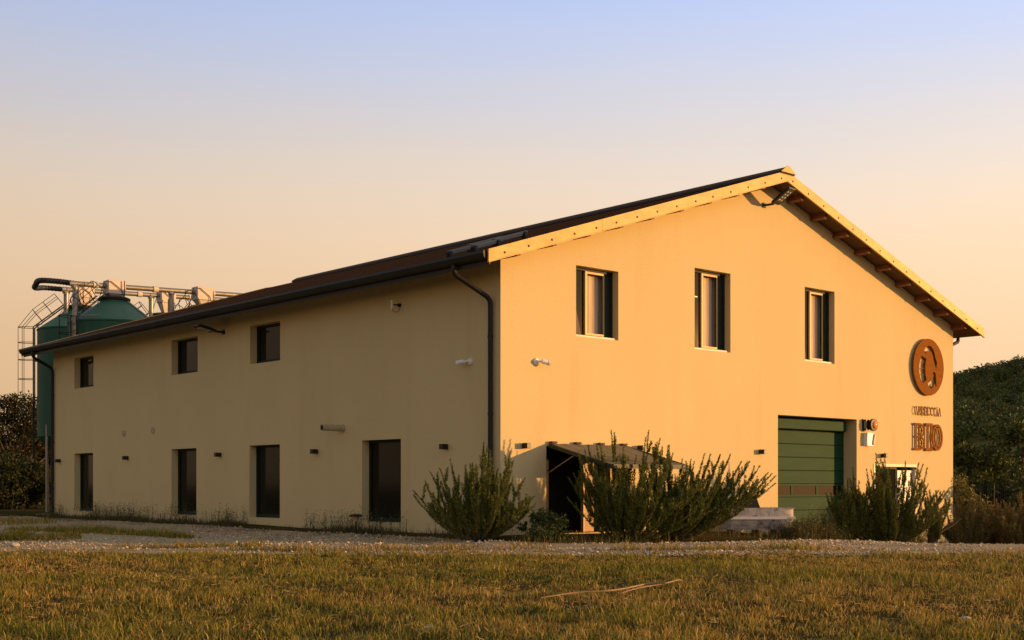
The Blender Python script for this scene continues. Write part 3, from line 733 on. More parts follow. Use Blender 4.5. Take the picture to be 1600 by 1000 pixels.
# ------------------------------------------------------------------ feed silos
GSI = 'green feed silos behind the building'
def make_silo():
    s = thing('feed_silo', 'green feed silo', 'silo', group=GSI)
    r = 2.0; q = MB()
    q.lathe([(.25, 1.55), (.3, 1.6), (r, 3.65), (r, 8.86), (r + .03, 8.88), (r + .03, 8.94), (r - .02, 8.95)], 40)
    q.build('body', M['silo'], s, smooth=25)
    q = MB(); q.lathe([(r - .015, 8.955), (.62, 9.95), (.62, 10.0)], 40); q.build('cone_top', M['silo_top_skylit'], s, smooth=25)
    q = MB(); q.lathe([(.60, 9.99), (.70, 10.0), (.72, 10.1), (.66, 10.14), (.5, 10.2)], 24); q.tube([(.45, .2, 10.15), (.47, .2, 10.9)], .025, 6); q.build('lid', M['gutter'], s, smooth=30)
    for k in range(4):
        a = math.pi / 4 + k * math.pi / 2; q = MB(); q.tube([(1.93 * math.cos(a), 1.93 * math.sin(a), -.3), (1.93 * math.cos(a), 1.93 * math.sin(a), 4.2)], .085, 10); q.build('leg', M['galv'] if k % 2 else M['grey'], s, smooth=50)
    for k in (0, 2):
        a = k * math.pi / 2 + .4; q = MB(); q.tube([((r + .01) * math.cos(a), (r + .01) * math.sin(a), 8.96), (.64 * math.cos(a), .64 * math.sin(a), 9.98)], .05, 6); q.build('seam_bar', M['galv'], s)
    # ladder: up the wall at local -y, then along the cone
    path = [Vector((0, -r - .16, 2.6)), Vector((0, -r - .16, 9.05)), Vector((0, -.75, 10.18))]
    q = MB()
    for sx_ in (-.22, .22): q.tube([p + Vector((sx_, 0, 0)) for p in path], .028, 8)
    for z in np.arange(2.75, 9, .3): q.tube([(-.22, -r - .16, z), (.22, -r - .16, z)], .014, 6)
    for k in range(1, 6):
        p = path[1].lerp(path[2], k / 6); q.tube([p - Vector((.22, 0, 0)), p + Vector((.22, 0, 0))], .014, 6)
    for z in (3.8, 5.6, 7.4): q.tube([(-.22, -r - .16, z), (-.22, -r + .02, z)], .02, 6); q.tube([(.22, -r - .16, z), (.22, -r + .02, z)], .02, 6)
    q.build('ladder', M['gutter'], s, smooth=60)
    q = MB(); hoops = []
    for z in (4.6, 5.55, 6.5, 7.45, 8.3, 9.05): hoops.append((Vector((0, -r - .16, z)), Vector((0, -1, 0))))
    sl_ = (path[2] - path[1]).normalized(); nrm = Vector((0, sl_.z * -1, sl_.y)).normalized()
    if nrm.z < 0: nrm = -nrm
    for k in (.28, .62, 1.0): hoops.append((path[1].lerp(path[2], k), nrm))
    bars = [[] for _ in range(5)]
    for c0, n_ in hoops:
        ptsH = []
        for i in range(15):
            a = math.pi * i / 14; ptsH.append(c0 + Vector((-.36 * math.cos(a), 0, 0)) + n_ * (.74 * math.sin(a) ** .8))
        q.tube(ptsH, .017, 6)
        for b_, i in enumerate((0, 3, 7, 11, 14)): bars[b_].append(ptsH[i])
    for b_ in bars: q.tube(b_, .014, 6)
    q.build('ladder_cage', M['gutter'], s, smooth=60)
    q = MB()
    for i in range(13):
        pass
    rail = [Vector(((r + .02) * math.cos(a), (r + .02) * math.sin(a), 9.1)) for a in np.linspace(-2.2, -.94, 12)]
    q.tube(rail, .03, 6); q.build('guard_rail', M['galv'], s, smooth=60)
    return s
s2 = Vector((-18.1, 58, -.28)); s1 = Vector((-21.7, 64, .06))
spots = [(s2, -.62, 1, 'nearest green silo, its whole wide cone and lid rising above the roof edge'), (s1, -1.35, 1.01, 'leftmost green silo, its wall seen left of the building with a caged ladder'),
         (s2 + UX * 4.4, -.3, 1, 'green silo almost hidden behind the brown roof, farthest right of the silos'), (s1 + UX * 4.5, -1.2, 1.01, 'green silo behind the roof, only its small lid and ladder hoops showing between two posts')]
base = make_silo()
for i, (p, rz, sc_, lb) in enumerate(spots):
    o = base if i == 0 else copy_tree(base)
    o.location = p; o.rotation_euler.z = rz; o.scale = (sc_,) * 3; o['label'] = lb
# feed conveyor pipes with white hoppers over each silo
def conveyor(start, z0, z1, ln, boxes, posts, lb):
    t_ = thing('feed_conveyor', lb, 'conveyor', start, ANG, 'feed conveyor pipes above the silos')
    sl = (z1 - z0) / ln; Z = lambda x: z0 + sl * x
    q = MB(); q.tube([(0, 0, Z(0)), (ln, 0, Z(ln))], .115, 14); q.build('pipe', M['galv'], t_, smooth=50)
    for x in np.arange(1.2, ln, 2.9):
        q = MB(); R = Vector((1, 0, sl)).to_track_quat('Z', 'Y').to_matrix(); q.lathe([(.116, -.12), (.145, -.12), (.145, .12), (.116, .12)], 14, (x, 0, Z(x)), 0, R); q.build('coupling', M['pale'], t_, smooth=40)
    for x, zl in boxes:
        q = MB(); zc = Z(x) - .05; q.bevbox((x, 0, zc - .02), (.82, .62, .62), .02)
        tp, bt = .36, .17; y0 = zc - .34; y1 = zl
        q.add([(x + a * tp, b * .28, y0) for a, b in ((-1, -1), (1, -1), (1, 1), (-1, 1))] + [(x + a * bt, b * .15, y1) for a, b in ((-1, -1), (1, -1), (1, 1), (-1, 1))],
              [(0, 1, 5, 4), (1, 2, 6, 5), (2, 3, 7, 6), (3, 0, 4, 7)])
        hb_ = q.build('hopper', M['tank_white'], t_)
        q = MB(); q.tube([(x - 1.0, -.34, Z(x) - 1.1), (x - .62, -.36, Z(x) + .12), (x - .3, -.36, Z(x) + .15), (x + .2, -.36, Z(x) - .2), (x + .3, -.36, Z(x) - .5)], .018, 6); q.build('cable', M['hose'], hb_, smooth=60)
    for x in posts:
        q = MB(); q.tube([(x, -.3, 0), (x, -.3, Z(x) - .22)], .12, 12); q.tube([(x - .25, -.62, Z(x) - .25), (x, -.3, Z(x) - .17), (x + .3, .1, Z(x) - .12)], .075, 10); q.build('post', M['galv'], t_, smooth=50)
    return t_
pA = s2 - UX * 2.1; pB = s1 - UX * .93; pA.z = -.1; pB.z = -.1
conveyor(pA, 10.42, 10.95, 15, [(2.1, 9.98), (6.5, 10.0)], [.15, 4.75], 'upper feed conveyor pipe over the nearer silos, with white hopper boxes')
conveyor(pB, 11.2, 11.75, 15, [(1.15, 10.42), (5.6, 10.45)], [.1, 4.6], 'lower looking feed conveyor pipe over the farther silos, with tan hopper boxes')
q = MB(); ctl = [pA + Vector((.3, .25, 10.42)), pA + Vector((-.5, .0, 10.5)), pA + Vector((-1.35, .1, 10.55)), Vector((-21.9, 58.6, 10.55)), Vector((-22.7, 60.6, 10.75)), Vector((-23.2, 62.4, 11.0)), Vector((-23.2, 63.3, 11.15)), pB + Vector((.2, .18, 11.2))]
def smooth_path(P, n=60):
    P = [Vector(p) for p in P]; P = [P[0] * 2 - P[1]] + P + [P[-1] * 2 - P[-2]]; out = []
    for k in np.linspace(0, len(P) - 3 - 1e-6, n):
        i = int(k); f = k - i; a, b, c_, d_ = P[i:i + 4]
        out.append(.5 * ((2 * b) + (c_ - a) * f + (2 * a - 5 * b + 4 * c_ - d_) * f ** 2 + (3 * b - a - 3 * c_ + d_) * f ** 3))
    return out
hp = smooth_path(ctl, 90); q.tube(hp, [.115 + .018 * (i % 2) for i in range(90)], 12); tag(q.build('feed_hose', M['hose'], None), 'thick black ribbed hose joining the two conveyor pipe ends', 'hose')
q = MB(); q.tube(smooth_path([(-20.9, 58.3, 2.8), (-20.7, 58.2, 1.6), (-20.6, 58.1, .8), (-20.8, 58.0, .1), (-21.5, 57.6, .02)], 24), .03, 6)
tag(q.build('cable_hose', M['pvc'], None, smooth=60), 'thin pale hose hanging down beside the silo leg', 'hose')

# ------------------------------------------------------------------ things on the ground
tr = thing('stone_trough', 'long weathered pale trough with a white band, on timber blocks before the garage', 'trough')
dx, dy = at(1177, 35.6); gzz = gz(dx, dy); tr.location = (dx, dy, gzz + .14); tr.rotation_euler.z = math.radians(4)
sec = [(-.42, .62), (.42, .62), (.44, .34), (.30, .02), (-.30, .02), (-.44, .34)]
q = MB(); ns_ = 26; rings = []
for i in range(ns_ + 1):
    k = -1 + 2 * i / ns_; e = 1 - .10 * abs(k) ** 8; bul = 1 - .28 * abs(k) ** 10
    rings.append([(k * 1.05 * (1 - (.05 if b < .1 else 0)), a * bul, .02 + (b - .02) * (1 - .02 * abs(k) ** 6)) for a, b in sec])
m = len(sec); V = [p for r_ in rings for p in r_]
q.add(V, [(i * m + j, i * m + (j + 1) % m, (i + 1) * m + (j + 1) % m, (i + 1) * m + j) for i in range(ns_) for j in range(m) if j != 0] + [tuple(range(m)), tuple(ns_ * m + j for j in range(m))])
V = [(p[0] * .93, p[1] * .82, p[2] + (.10 if p[2] < .2 else 0)) for p in V]
q.add(V, [(i * m + j, i * m + (j + 1) % m, (i + 1) * m + (j + 1) % m, (i + 1) * m + j) for i in range(ns_) for j in range(m) if j != 0])
q.bbox((-1.05, -.42, .595), (1.05, -.34, .625)); q.bbox((-1.05, .34, .595), (1.05, .42, .625)); q.bbox((-1.05, -.34, .594), (-.97, .34, .624)); q.bbox((.97, -.34, .594), (1.05, .34, .624))
q.build('basin', M['trough'], tr, fix=False)
q = MB(); q.bbox((-1.07, -.455, .31), (1.07, -.43, .385)); q.bbox((1.055, -.43, .31), (1.075, .43, .385)); q.bbox((-1.075, -.43, .31), (-1.055, .43, .385)); q.build('band', M['white_band'], tr)
for x in (-.62, .1, .62):
    q = MB(); q.bbox((x - .05, -.38, -.16), (x + .05, .38, .02)); q.build('block', M['timber'], tr)
ck = MB(); ck.prism([(-.34, 0), (.24, 0), (.12, .34), (-.2, .28)], -.3, .3, 'y')
kb = ck.build('feed_tub', M['black'], None); kb.location = (dx - .12, dy + .05, gzz + .14 + .626); kb.rotation_euler.z = .1
tag(kb, 'black upturned tub lying on the pale trough', 'tub')
# solar path light
sx_, sy_ = at(556, 33.9); pl = thing('path_light', 'low solar path light on a stake near the widest tall window', 'path light', (sx_, sy_, gz(sx_, sy_)))
q = MB(); q.tube([(0, 0, -.1), (0, 0, .33)], .022, 8); q.build('stake', M['black'], pl)
q = MB(); q.lathe([(.07, .31), (.105, .45), (.105, .455)], 14); q.build('diffuser', M['tan'], pl, smooth=40)
q = MB(); q.lathe([(.19, .45), (.19, .475), (.12, .51), (.02, .515)], 18); q.build('cap', M['black'], pl, smooth=40)
# dry branch and stones on the grass
px = lambda x, y, z=0: (lambda d_: (*at(x, d_), z))(F * (CAMZ - z) / (y - 758))
q = MB(); pts = [px(845, 934, .07), px(900, 926, .09), px(960, 922, .10), px(1010, 913, .11), px(1040, 911, .13), px(1060, 906, .15), px(1066, 908, .12)]
q.tube(smooth_path(pts, 40), list(np.linspace(.006, .014, 20)) + list(np.linspace(.014, .006, 20)), 7)
q.tube(smooth_path([px(968, 928, .06), px(985, 922, .09), px(1012, 916, .10), px(1040, 912, .12)], 16), .008, 6)
q.tube(smooth_path([px(1000, 917, .1), px(1008, 922, .07)], 6), .008, 6)
tag(q.build('fallen_branch', M['stick'], None, smooth=60), 'pale dry fallen branch lying on the grass', 'branch')
def rock(name, x, y, s, lb, group=None):
    q = MB(); n = 9; P = [(.02, -.5)] + [(math.sin(math.pi * k / n), -math.cos(math.pi * k / n) * .5) for k in range(1, n)] + [(.02, .5)]
    q.lathe(P, 14); q.v = [(a * (1 + .25 * math.sin(3 * a + 5 * b + s * 90)) * s, b * s * .8 * (1 + .2 * math.sin(4 * c_ + 3 * a)), c_ * s * .9) for a, b, c_ in q.v]
    o = q.build(name, M['stone'], None, smooth=50); p = px(x, y, .04); o.location = (p[0], p[1], gz(p[0], p[1]) + s * .25 + .02); return tag(o, lb, 'stone', group)
rock('stone', 671, 983, .055, 'small pale stone in the foreground grass, bottom middle')
rock('stone', 1508, 962, .05, 'small pale stone half buried in the grass, bottom right')
rock('stone', 20, 853, .13, 'pale rounded stone at the edge of the gravel, far left')

# ------------------------------------------------------------------ vegetation builders
def tints(n, cols, wts, jit=.18):
    c = np.array(cols)[rng.choice(len(cols), n, p=np.array(wts) / sum(wts))]
    return np.clip(c * (1 + rng.normal(0, jit, (n, 1))) * (1 + rng.normal(0, .05, (n, 3))), .004, 1)
def along(P, n):
    """n points and tangents along polyline P (k,3)"""
    seg_ = np.linalg.norm(np.diff(P, axis=0), axis=1); cum = np.r_[0, np.cumsum(seg_)]
    s = rng.random(n) * cum[-1]; i = np.clip(np.searchsorted(cum, s) - 1, 0, len(P) - 2)
    f = ((s - cum[i]) / np.maximum(seg_[i], 1e-6))[:, None]
    return P[i] * (1 - f) + P[i + 1] * f, unit(P[i + 1] - P[i]), s / cum[-1]
ROS = [(.12, .15, .026), (.18, .20, .034), (.065, .084, .017), (.28, .25, .048)]
def rosemary(name, label, base, spread, height, nmain, lean=(0, 0), group=None, dens=190, cols=ROS, bare=.04, sideh=.8, yr=.6, asym=None):
    """shrub of arching stems that end in upright needle plumes"""
    t_ = thing(name, label, 'shrub', (base[0], base[1], gz(*base[:2]) - .03), 0, group)
    st = MB(); PP, DD, LL = [], [], []
    for k in range(nmain):
        a = rng.random() * 2 * math.pi; rr = (rng.random() ** .6)
        ex = spread * rr * math.cos(a) * .5 + lean[0] * rr; ey = spread * yr * rr * math.sin(a) * .5 + lean[1] * rr
        if asym: ex *= asym[1] if ex > 0 else asym[0]
        hh = height * (1 - (1 - sideh * .62) * rr ** 2) * (.42 + .58 * rng.random() ** .6)
        b0 = np.array([ex * .10 + rng.normal(0, .06), ey * .10 + rng.normal(0, .06), 0])
        q = np.linspace(0, 1, 14)[:, None]
        wob = np.cumsum(rng.normal(0, .014, (14, 3)), 0)
        P = b0 + np.c_[ex * (q ** .85), ey * (q ** .85), hh * (.55 * q + .45 * q ** 1.8)] + wob * [1, 1, .2]
        st.tube([Vector(p) for p in P], list(np.linspace(.020, .004, 14)), 5)
        ln = np.linalg.norm(np.diff(P, axis=0), axis=1).sum()
        p, d, s = along(P, int(dens * 1.25 * ln)); keep = s > bare + rng.normal(0, .06, len(s)); PP.append(p[keep]); DD.append(d[keep]); LL.append(1 - .55 * s[keep] ** 5)
        for j in range(int(8 + 8 * rng.random())):  # upright shoots along the stem
            i0 = int(3 + rng.random() * 9); sl_ = (.22 + .50 * rng.random()) * min(1, height / 2.2) * (1.15 - i0 / 18)
            an = rng.random() * 6.28; dirh = np.array([math.cos(an), math.sin(an)]) * .30 + np.array([ex, ey]) * .10
            qq = np.linspace(0, 1, 6)[:, None]
            S = P[i0] + np.c_[dirh[0] * sl_ * qq ** .7, dirh[1] * sl_ * qq ** .7, sl_ * (.6 * qq + .4 * qq ** 1.5)]
            st.tube([Vector(x_) for x_ in S], [.006, .006, .005, .004, .003, .002], 4)
            p, d, s = along(S, int(dens * 1.25 * sl_)); PP.append(p); DD.append(d); LL.append(1 - .6 * s ** 4)
    P = np.concatenate(PP); D = np.concatenate(DD); Ls = np.concatenate(LL); n = len(P)
    side = unit(np.cross(D, rng.normal(size=(n, 3)))); dirn = unit(D * .9 + side * (.55 + .5 * rng.random((n, 1))))
    leaves('foliage', P, dirn, .074 * Ls * (.7 + .6 * rng.random(n)), .0165, tints(n, cols, [4, 3, 3, 1.2]), M['needle'], t_)
    st.build('stems', M['bark'], t_, fix=False, smooth=60)
    return t_
def leaf_clumps(nclump, per, R, H, z0, cr, flat=1.0):
    """clumped points inside an uneven crown"""
    a = rng.random(nclump) * 2 * math.pi; r = R * rng.random(nclump) ** .5; z = rng.random(nclump)
    shape = np.sin(math.pi * np.clip(.12 + .86 * z, 0, 1)) ** .7
    C = np.c_[r * shape * np.cos(a), r * shape * np.sin(a) * flat, z0 + H * z]
    rad = cr * (.55 + .9 * rng.random(nclump))
    P = np.repeat(C, per, 0); d = unit(rng.normal(size=(nclump * per, 3)))
    return P + d * (np.repeat(rad, per) * rng.random(nclump * per) ** .45)[:, None] * [1, 1, .75], d, C
GREEN = [(.065, .082, .015), (.10, .112, .020), (.038, .05, .011), (.16, .15, .028)]
def tree(name, label, x, y, R, H, trunk, nclump, per, leaf, cr, cols=GREEN, group=None, cat='tree', limbs=9, wts=(4, 3, 3, 1)):
    t_ = thing(name, label, cat, (x, y, gz(x, y) - .1 if y < 170 else float(hill_z(x, y)) - .3), rng.random() * 6.28, group)
    P, d, C = leaf_clumps(nclump, per, R, H - trunk, trunk, cr)
    n = len(P); leaves('crown', P, d + rng.normal(0, .6, (n, 3)), leaf * (.6 + .8 * rng.random(n)), leaf * .55, tints(n, cols, wts), M['leaf'], t_)
    st = MB(); top = trunk + (H - trunk) * .55
    st.tube([(0, 0, -.2), (.06 * R, .03 * R, trunk * .6), (.02 * R, -.04 * R, trunk), (0, 0, top)], [.05 * R + .05, .045 * R + .04, .04 * R + .03, .015], 8)
    for k in range(min(limbs, len(C))):
        c_ = Vector(C[k]); b_ = Vector((0, 0, min(trunk * (.6 + .5 * rng.random()), top))); mid = b_.lerp(c_, .5) + Vector((0, 0, .1 * R))
        st.tube([b_, mid, c_], [.025 * R + .015, .018 * R + .01, .006], 5)
    st.build('trunk', M['bark'], t_, fix=False, smooth=60)
    return t_

# ---- rosemary in front of the gable
def bpos(x, d_): return at(x, d_)
rosemary('rosemary_bush', 'rounded rosemary bush standing before the near corner of the building', bpos(745, 29.8), 2.8, 2.45, 56, group='rosemary bushes along the gable', sideh=.95)
rosemary('rosemary_bush', 'tall wide rosemary bush in front of the awning, the largest of all', bpos(978, 31.0), 3.3, 3.0, 60, lean=(.35, 0), group='rosemary bushes along the gable', asym=(1.05, 1.05))
rosemary('rosemary_bush', 'rosemary bush leaning right over the pale trough, with long slanting branches', bpos(1042, 31.8), 3.1, 2.5, 62, lean=(1.05, .1), group='rosemary bushes along the gable', sideh=1.15)
rosemary('rosemary_bush', 'narrow upright rosemary bush in front of the right jamb of the garage door', bpos(1328, 36.6), 1.5, 2.3, 28, group='rosemary bushes along the gable', sideh=1.1)
rosemary('rosemary_bush', 'dense tall rosemary bush in front of the glazed door', bpos(1392, 36.6), 3.0, 2.8, 50, lean=(.15, 0), group='rosemary bushes along the gable', sideh=1.0)
# gnarled one with a bare trunk at the right corner
t_ = rosemary('gnarled_shrub', 'gnarled shrub with a bare thick trunk at the right end of the gable', bpos(1457, 37.6), 1.0, 1.9, 11, lean=(.25, 0), bare=.5, sideh=.8)
q = MB(); q.tube([(0, 0, -.1), (.02, 0, .4), (.06, .02, .8), (.05, 0, 1.15), (.12, 0, 1.3)], [.17, .14, .13, .12, .05], 9); q.tube([(.06, .02, .3), (.3, .0, .55), (.62, 0, .72), (.85, .0, .9)], [.07, .05, .04, .015], 7)
q.build('trunk', M['bark'], t_, smooth=60)
# small round leafy bush by the opening
x, y = bpos(850, 30.0); sb_ = thing('leafy_bush', 'low round leafy bush between the two big rosemary bushes', 'shrub', (x, y, gz(x, y) - .05))
P, d, C = leaf_clumps(26, 120, .55, .70, .02, .17); n = len(P)
leaves('foliage', P, d * .7 + np.array([0, 0, -.35]) + rng.normal(0, .3, (n, 3)), .10 * (.6 + .8 * rng.random(n)), .03, tints(n, [(.03, .055, .016), (.045, .075, .02), (.02, .035, .01), (.06, .085, .03)], [4, 3, 3, 1]), M['leaf'], sb_)
q = MB()
for c_ in C[:10]: q.tube([(0, 0, -.05), Vector(c_) * .5 + Vector((0, 0, .05)), Vector(c_)], [.02, .012, .004], 5)
q.build('stems', M['bark'], sb_, fix=False)
# shrubs beyond the right corner
BRN = [(.22, .18, .05), (.16, .15, .04), (.30, .22, .07), (.30, .18, .06)]
for i, (x, d_, sp, h, lb) in enumerate([(1512, 41.5, 2.0, 1.95, 'brownish feathery shrub just right of the building corner'), (1556, 43.0, 2.3, 1.75, 'reddish brown feathery shrub in the middle of the scrub at the right edge'),
                                        (1598, 41.0, 2.2, 2.1, 'olive feathery shrub at the right edge of the photo'), (1640, 42.0, 2.2, 2.0, 'olive feathery shrub beside the right edge, partly out of view')]):
    rosemary('wild_shrub', lb, bpos(x, d_), sp, h, 34, cols=BRN if i % 2 == 0 else [(.28, .18, .065), (.20, .15, .045), (.34, .21, .09), (.16, .13, .04)], group='feathery shrubs right of the building', bare=.02, sideh=.95)
t_ = tree('young_tree', 'small bright leafy sapling among the scrub right of the building', *bpos(1507, 45.5), .7, 2.3, .4, 16, 70, .12, .28, cols=[(.20, .17, .035), (.15, .14, .03), (.10, .10, .025), (.26, .20, .05)])
# dark hedge trees behind a fence on the right
for i, (x, d_, R, H, lb) in enumerate([(1500, 74, 2.4, 4.4, 'dark rounded tree nearest the building corner in the row behind the fence'), (1548, 76, 2.3, 4.1, 'dark rounded tree in the middle of the row behind the fence'),
                                       (1594, 72, 2.6, 5.2, 'taller dark tree at the right edge in the row behind the fence'), (1650, 75, 2.6, 5.0, 'dark tree past the right edge in the row behind the fence')]):
    tree('hedge_tree', lb, *bpos(x, d_), R, H, .35, 46, 110, .24, .62, group='dark trees behind the fence')
fn = thing('mesh_fence', 'dark wire mesh fence behind the scrub on the right', 'fence', (0, 0, 0))
fx0, fx1, fy = at(1470, 60)[0], at(1720, 60)[0], 60
for k in range(4):
    x = fx0 + (fx1 - fx0) * k / 3; q = MB(); q.tube([(x, fy, -1), (x, fy, 1.43)], .02, 8); q.build('post', M['black'], fn)
q = MB()
for x in np.arange(fx0, fx1, .10): q.box((x, fy, .5), (.010, .010, 1.85))
for z in (-.3, .2, .7, 1.2, 1.42): q.box(((fx0 + fx1) / 2, fy + .012, z), (fx1 - fx0, .012, .012))
q.build('wire_panel', M['black'], fn)
# trees on the left behind the silos
BRT = [(.034, .038, .010), (.052, .046, .012), (.022, .026, .007), (.15, .072, .015)]
for i, (x, d_, R, H, tr_, nc, lb) in enumerate([(-8, 98, 3.4, 5.0, .2, 60, 'dense dark bush far behind the tall tree at the left edge'), (40, 100, 3.4, 4.7, .2, 60, 'dense dark bush far behind the silo ladder'), (84, 96, 3.2, 4.4, .2, 56, 'dense dark bush far behind the silo leg, mostly hidden by the building'), (22, 84, 3.6, 7.0, 1.2, 60, 'tall loose tree with thin top twigs at the left edge behind the silo ladder'), (62, 88, 3.0, 5.6, .8, 44, 'tree behind the green silo leg left of the building'),
        (-45, 86, 3.6, 6.2, 1.0, 44, 'tree just past the left edge of the photo'), (6, 72, 1.9, 2.9, .2, 34, 'low dark bush at the left edge below the tall tree'), (44, 74, 1.9, 2.6, .2, 34, 'low dark bush beside the silo leg')]):
    tree('field_tree' if tr_ > .5 else 'field_bush', lb, *bpos(x, d_), R, H, tr_, nc, 190, .20, .75 if tr_ > .5 else .62, cols=BRT if tr_ > .5 else [(.024, .032, .008), (.036, .042, .010), (.016, .022, .006), (.06, .055, .014)], group='trees and bushes left of the silos', cat='tree' if tr_ > .5 else 'bush', limbs=14)

# ---- far wood on the hill
nt_ = 8000; hx_ = rng.uniform(100, 560, nt_); hy_ = rng.uniform(330, 860, nt_)
keep = (hx_ / hy_ > .29) & (hx_ / hy_ < .47) & ((hy_ > 430 + 40 * (fbm(hx_, hy_, .02, 8) - .5)) | (rng.random(nt_) < .05))
hx_, hy_ = hx_[keep], hy_[keep]; nt_ = len(hx_); per = 110
sz = rng.uniform(2.2, 4.2, nt_) * np.where(hy_ < 440, .55, 1)
C = np.c_[hx_, hy_, hill_z(hx_, hy_) + sz * .7]
d = unit(rng.normal(size=(nt_ * per, 3))); P = np.repeat(C, per, 0) + d * np.repeat(sz, per)[:, None] * (rng.random((nt_ * per, 1)) ** .4) * [1, 1, .95]
tv = np.repeat(.66 + .68 * rng.random(nt_), per)[:, None]
o = leaves('forest', P, d * .3 + rng.normal(0, 1, (len(P), 3)), 1.1, .95, tints(len(P), [(.095, .105, .024), (.13, .13, .030), (.068, .078, .018)], [4, 3, 3], .08) * tv, M['leaf'])
tag(o, 'dark wood covering the hill behind the building on the right', 'forest', kind='stuff')

# ------------------------------------------------------------------ grass, weeds, pebbles
def blades(name, P, h, wd, tint, m, bend=.5):
    n = len(P); a = rng.random(n) * 2 * math.pi; flop = rng.random(n); lean = np.c_[np.cos(a), np.sin(a), np.zeros(n)]; sd_ = np.c_[-np.sin(a + rng.normal(0, .8, n)), np.cos(a), np.zeros(n)]
    sd_ = unit(sd_); h = h[:, None]; b = (bend * (.15 + 1.1 * flop ** 1.5))[:, None] * h; wd = np.broadcast_to(wd, n)[:, None]; up = np.array([0, 0, 1.])
    mid = P + up * h * .58 + lean * b * .35; tip = P + up * h * (1 - .45 * flop ** 2)[:, None] + lean * b
    V = np.stack([P - sd_ * wd / 2, P + sd_ * wd / 2, mid + sd_ * wd * .4, mid - sd_ * wd * .4, tip], 1).reshape(-1, 3)
    return np_mesh(name, V, 5, m, None, tint, [(0, 1, 2), (0, 2, 3), (3, 2, 4)])
def field(n, x0, x1, y0, y1): return rng.uniform(x0, x1, n), rng.uniform(y0, y1, n)
gx, gy = [], []
for (y0, y1, dn) in ((9.5, 13, 950), (13, 17, 720), (17, 21, 560), (21, 27.5, 430)):
    hw = .42 * y1 + 2.5; x, y = field(int(dn * 2 * hw * (y1 - y0)), -hw, hw, y0, y1); gx.append(x); gy.append(y)
# grassy strip between the wheel tracks and the verge at the left
for (cx, cy, ax, ay, rot, n) in ((-11.6, 35.2, 4.8, .60, -.72, 9000), (-12.9, 31.2, 2.5, 1.25, -.2, 13000), (-2.5, 26.4, 3.5, .5, .1, 2500), (4.5, 25.9, 2.5, .5, 0, 2200), (-7, 27.5, 1.6, .35, .2, 1500), (-26, 44, 10, 7, 0, 26000)):
    r_ = np.sqrt(rng.random(n)); a = rng.random(n) * 6.283; lx, ly = ax * r_ * np.cos(a), ay * r_ * np.sin(a)
    gx.append(cx + lx * math.cos(rot) - ly * math.sin(rot)); gy.append(cy + lx * math.sin(rot) + ly * math.cos(rot))
nmain = sum(map(len, gx[:4])); gx = np.concatenate(gx); gy = np.concatenate(gy); ext = np.arange(len(gx)) >= nmain
edge = track_near(gx) - .5 + (fbm(gx, gy, .9, 21) - .5) * 6.5
clump = fbm(gx, gy, 1.1, 22); patch = fbm(gx, gy, .33, 23); fine_ = fbm(gx, gy, 4.5, 24)
u_ = (gx - A.x) * UX.x + (gy - A.y) * UX.y; v_ = (gx - A.x) * VX.x + (gy - A.y) * VX.y
inside = (u_ > -.1) & (v_ > -.1) & (u_ < W) & (v_ < L + .1)
keep = (ext | (gy < edge)) & (rng.random(len(gx)) < .35 + 1.0 * sstep(.3, .6, fine_)) & ~inside
gx, gy, clump, patch, fine_, ext = gx[keep], gy[keep], clump[keep], patch[keep], fine_[keep], ext[keep]
n = len(gx); P = np.c_[gx, gy, ground_z(gx, gy) - .005]
h = (.030 + .095 * sstep(.3, .75, clump * .5 + fine_ * .5)) * (.5 + .9 * rng.random(n)) * np.where(ext, 1.9, 1)
green = sstep(.42, .62, patch * .6 + clump * .4 + rng.normal(0, .10, n))
dry = tints(n, [(.50, .31, .062), (.38, .23, .045), (.66, .46, .16), (.15, .085, .018)], [4, 4, 2.5, 2.5])
grn = tints(n, [(.19, .185, .015), (.27, .245, .022), (.085, .09, .010), (.36, .30, .04)], [4, 3, 3, 2])
ti = np.where((rng.random(n) < .20 + .68 * green)[:, None], grn, dry)
tag(blades('grass', P, h, .0088 + .003 * (gy > 18), ti, M['grass'], 1.25), 'short dry and green grass of the foreground meadow', 'grass', kind='stuff')
# dry clippings lying over the turf
n = 26000; lx = rng.uniform(-13, 13, n); ly = 9.6 + 16.5 * rng.random(n) ** .9; kp = rng.random(n) < sstep(.42, .62, fbm(lx, ly, .8, 51)); lx, ly = lx[kp], ly[kp]; n = len(lx)
PL = np.c_[lx, ly, ground_z(lx, ly) + .03 + .03 * rng.random(n)]; DL = np.c_[rng.normal(0, 1, (n, 2)), rng.normal(.15, .25, n)]
tag(leaves('straw', PL, DL, .06 + .10 * rng.random(n), .007, tints(n, [(.55, .38, .15), (.40, .26, .09), (.30, .19, .06)], [3, 4, 2]), M['grass']), 'dry straw clippings lying on the foreground turf', 'straw', kind='stuff')
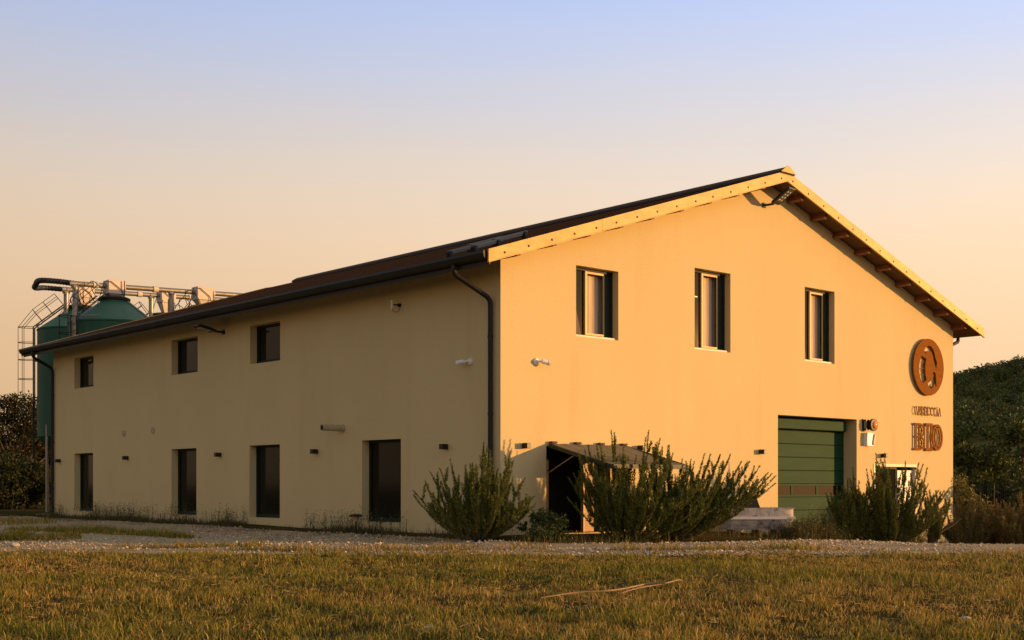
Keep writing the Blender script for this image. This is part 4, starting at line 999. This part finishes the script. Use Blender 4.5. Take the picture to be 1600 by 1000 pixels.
# weeds along the wall foot, verge and in front of the garage
wx, wy, wh = [], [], []
def strip_side(n, v0, v1, o0, o1, h0):
    v = rng.uniform(v0, v1, n); o_ = rng.uniform(o0, o1, n); c_ = fbm(v, o_, .9, 31); k = rng.random(n) < sstep(.42, .62, c_)
    p = np.array([Wp(-b, a)[:2] for a, b in zip(v[k], o_[k])]); wx.append(p[:, 0]); wy.append(p[:, 1]); wh.append(h0 * (.35 + rng.random(k.sum()) * (.4 + c_[k])))
strip_side(9000, .3, L, .02, 1.0, .16); strip_side(6000, .3, L, .5, 1.9, .10); strip_side(900, 2, 27, .05, .6, .5)
def strip_gable(n, u0, u1, o0, o1, h0):
    u = rng.uniform(u0, u1, n); o_ = rng.uniform(o0, o1, n); c_ = fbm(u, o_, .9, 33); k = rng.random(n) < sstep(.28, .6, c_)
    p = np.array([Wp(a, -b)[:2] for a, b in zip(u[k], o_[k])]); wx.append(p[:, 0]); wy.append(p[:, 1]); wh.append(h0 * (.35 + rng.random(k.sum()) * (.4 + c_[k])))
strip_gable(3500, -1, 22, 1.2, 3.0, .22); strip_gable(2600, 11.3, 16.0, .8, 2.6, .85); strip_gable(1500, 8.2, 11.6, 1.9, 2.9, .5); strip_gable(7000, 21.4, 29, -7, 3, 1.0)
wx, wy, wh = map(np.concatenate, (wx, wy, wh)); n = len(wx)
P = np.c_[wx, wy, ground_z(wx, wy) - .01]
tag(blades('weeds', P, wh, .011, tints(n, [(.075, .078, .022), (.10, .09, .03), (.05, .055, .016), (.20, .14, .06)], [4, 3, 3, 2]), M['grass'], .5), 'ragged weeds along the foot of the walls and track', 'weeds', kind='stuff')
# leafy tops and seed heads on the taller weeds
k = np.where(wh > .28)[0]; k = np.repeat(k, 9); n = len(k); f = rng.random(n)
P2 = P[k] + np.c_[rng.normal(0, .03, n), rng.normal(0, .03, n), wh[k] * (.25 + .75 * f)]
tag(leaves('weed_leaves', P2, rng.normal(0, 1, (n, 3)) + [0, 0, .7], .05, .02, tints(n, [(.07, .08, .022), (.05, .06, .018), (.11, .10, .03), (.42, .34, .22)], [4, 3, 2, .5]), M['leaf']), 'small leaves and pale seed heads of the weeds by the walls', 'weeds', kind='stuff')
# loose stones on the track
n = 42000; x = rng.uniform(-24, 24, n); k = rng.random(n) ** 1.15; yn = track_near(x) - .9; yf = np.minimum(np.maximum(track_far(x), yn + 3), 46); y = yn + (yf - yn) * k
dens = fbm(x, y, .7, 41); kp = rng.random(n) < sstep(.25, .6, dens); x, y = x[kp], y[kp]; n = len(x)
s = rng.uniform(.010, .030, n) * (1 + 1.0 * (rng.random(n) < .05)); oct_ = np.array([(1, 0, 0), (0, 1, 0), (-1, 0, 0), (0, -1, 0), (0, 0, 1), (0, 0, -.6)])
V = (oct_[None] * s[:, None, None] * rng.uniform(.6, 1.3, (n, 6, 1)) * [1, 1, .75]); c_, s_ = np.cos(x * 99), np.sin(x * 99)
V = np.stack([V[..., 0] * c_[:, None] - V[..., 1] * s_[:, None], V[..., 0] * s_[:, None] + V[..., 1] * c_[:, None], V[..., 2]], -1)
V = V + np.c_[x, y, ground_z(x, y) + .014 + s * .3][:, None]
o = np_mesh('pebbles', V.reshape(-1, 3), 6, M['pebble'], None, tints(n, [(.50, .41, .28), (.38, .30, .19), (.62, .53, .39), (.25, .185, .11)], [4, 4, 2, 2]),
            [(0, 1, 4), (1, 2, 4), (2, 3, 4), (3, 0, 4), (1, 0, 5), (2, 1, 5), (3, 2, 5), (0, 3, 5)])
tag(o, 'loose pale stones scattered over the gravel track', 'pebbles', kind='stuff')
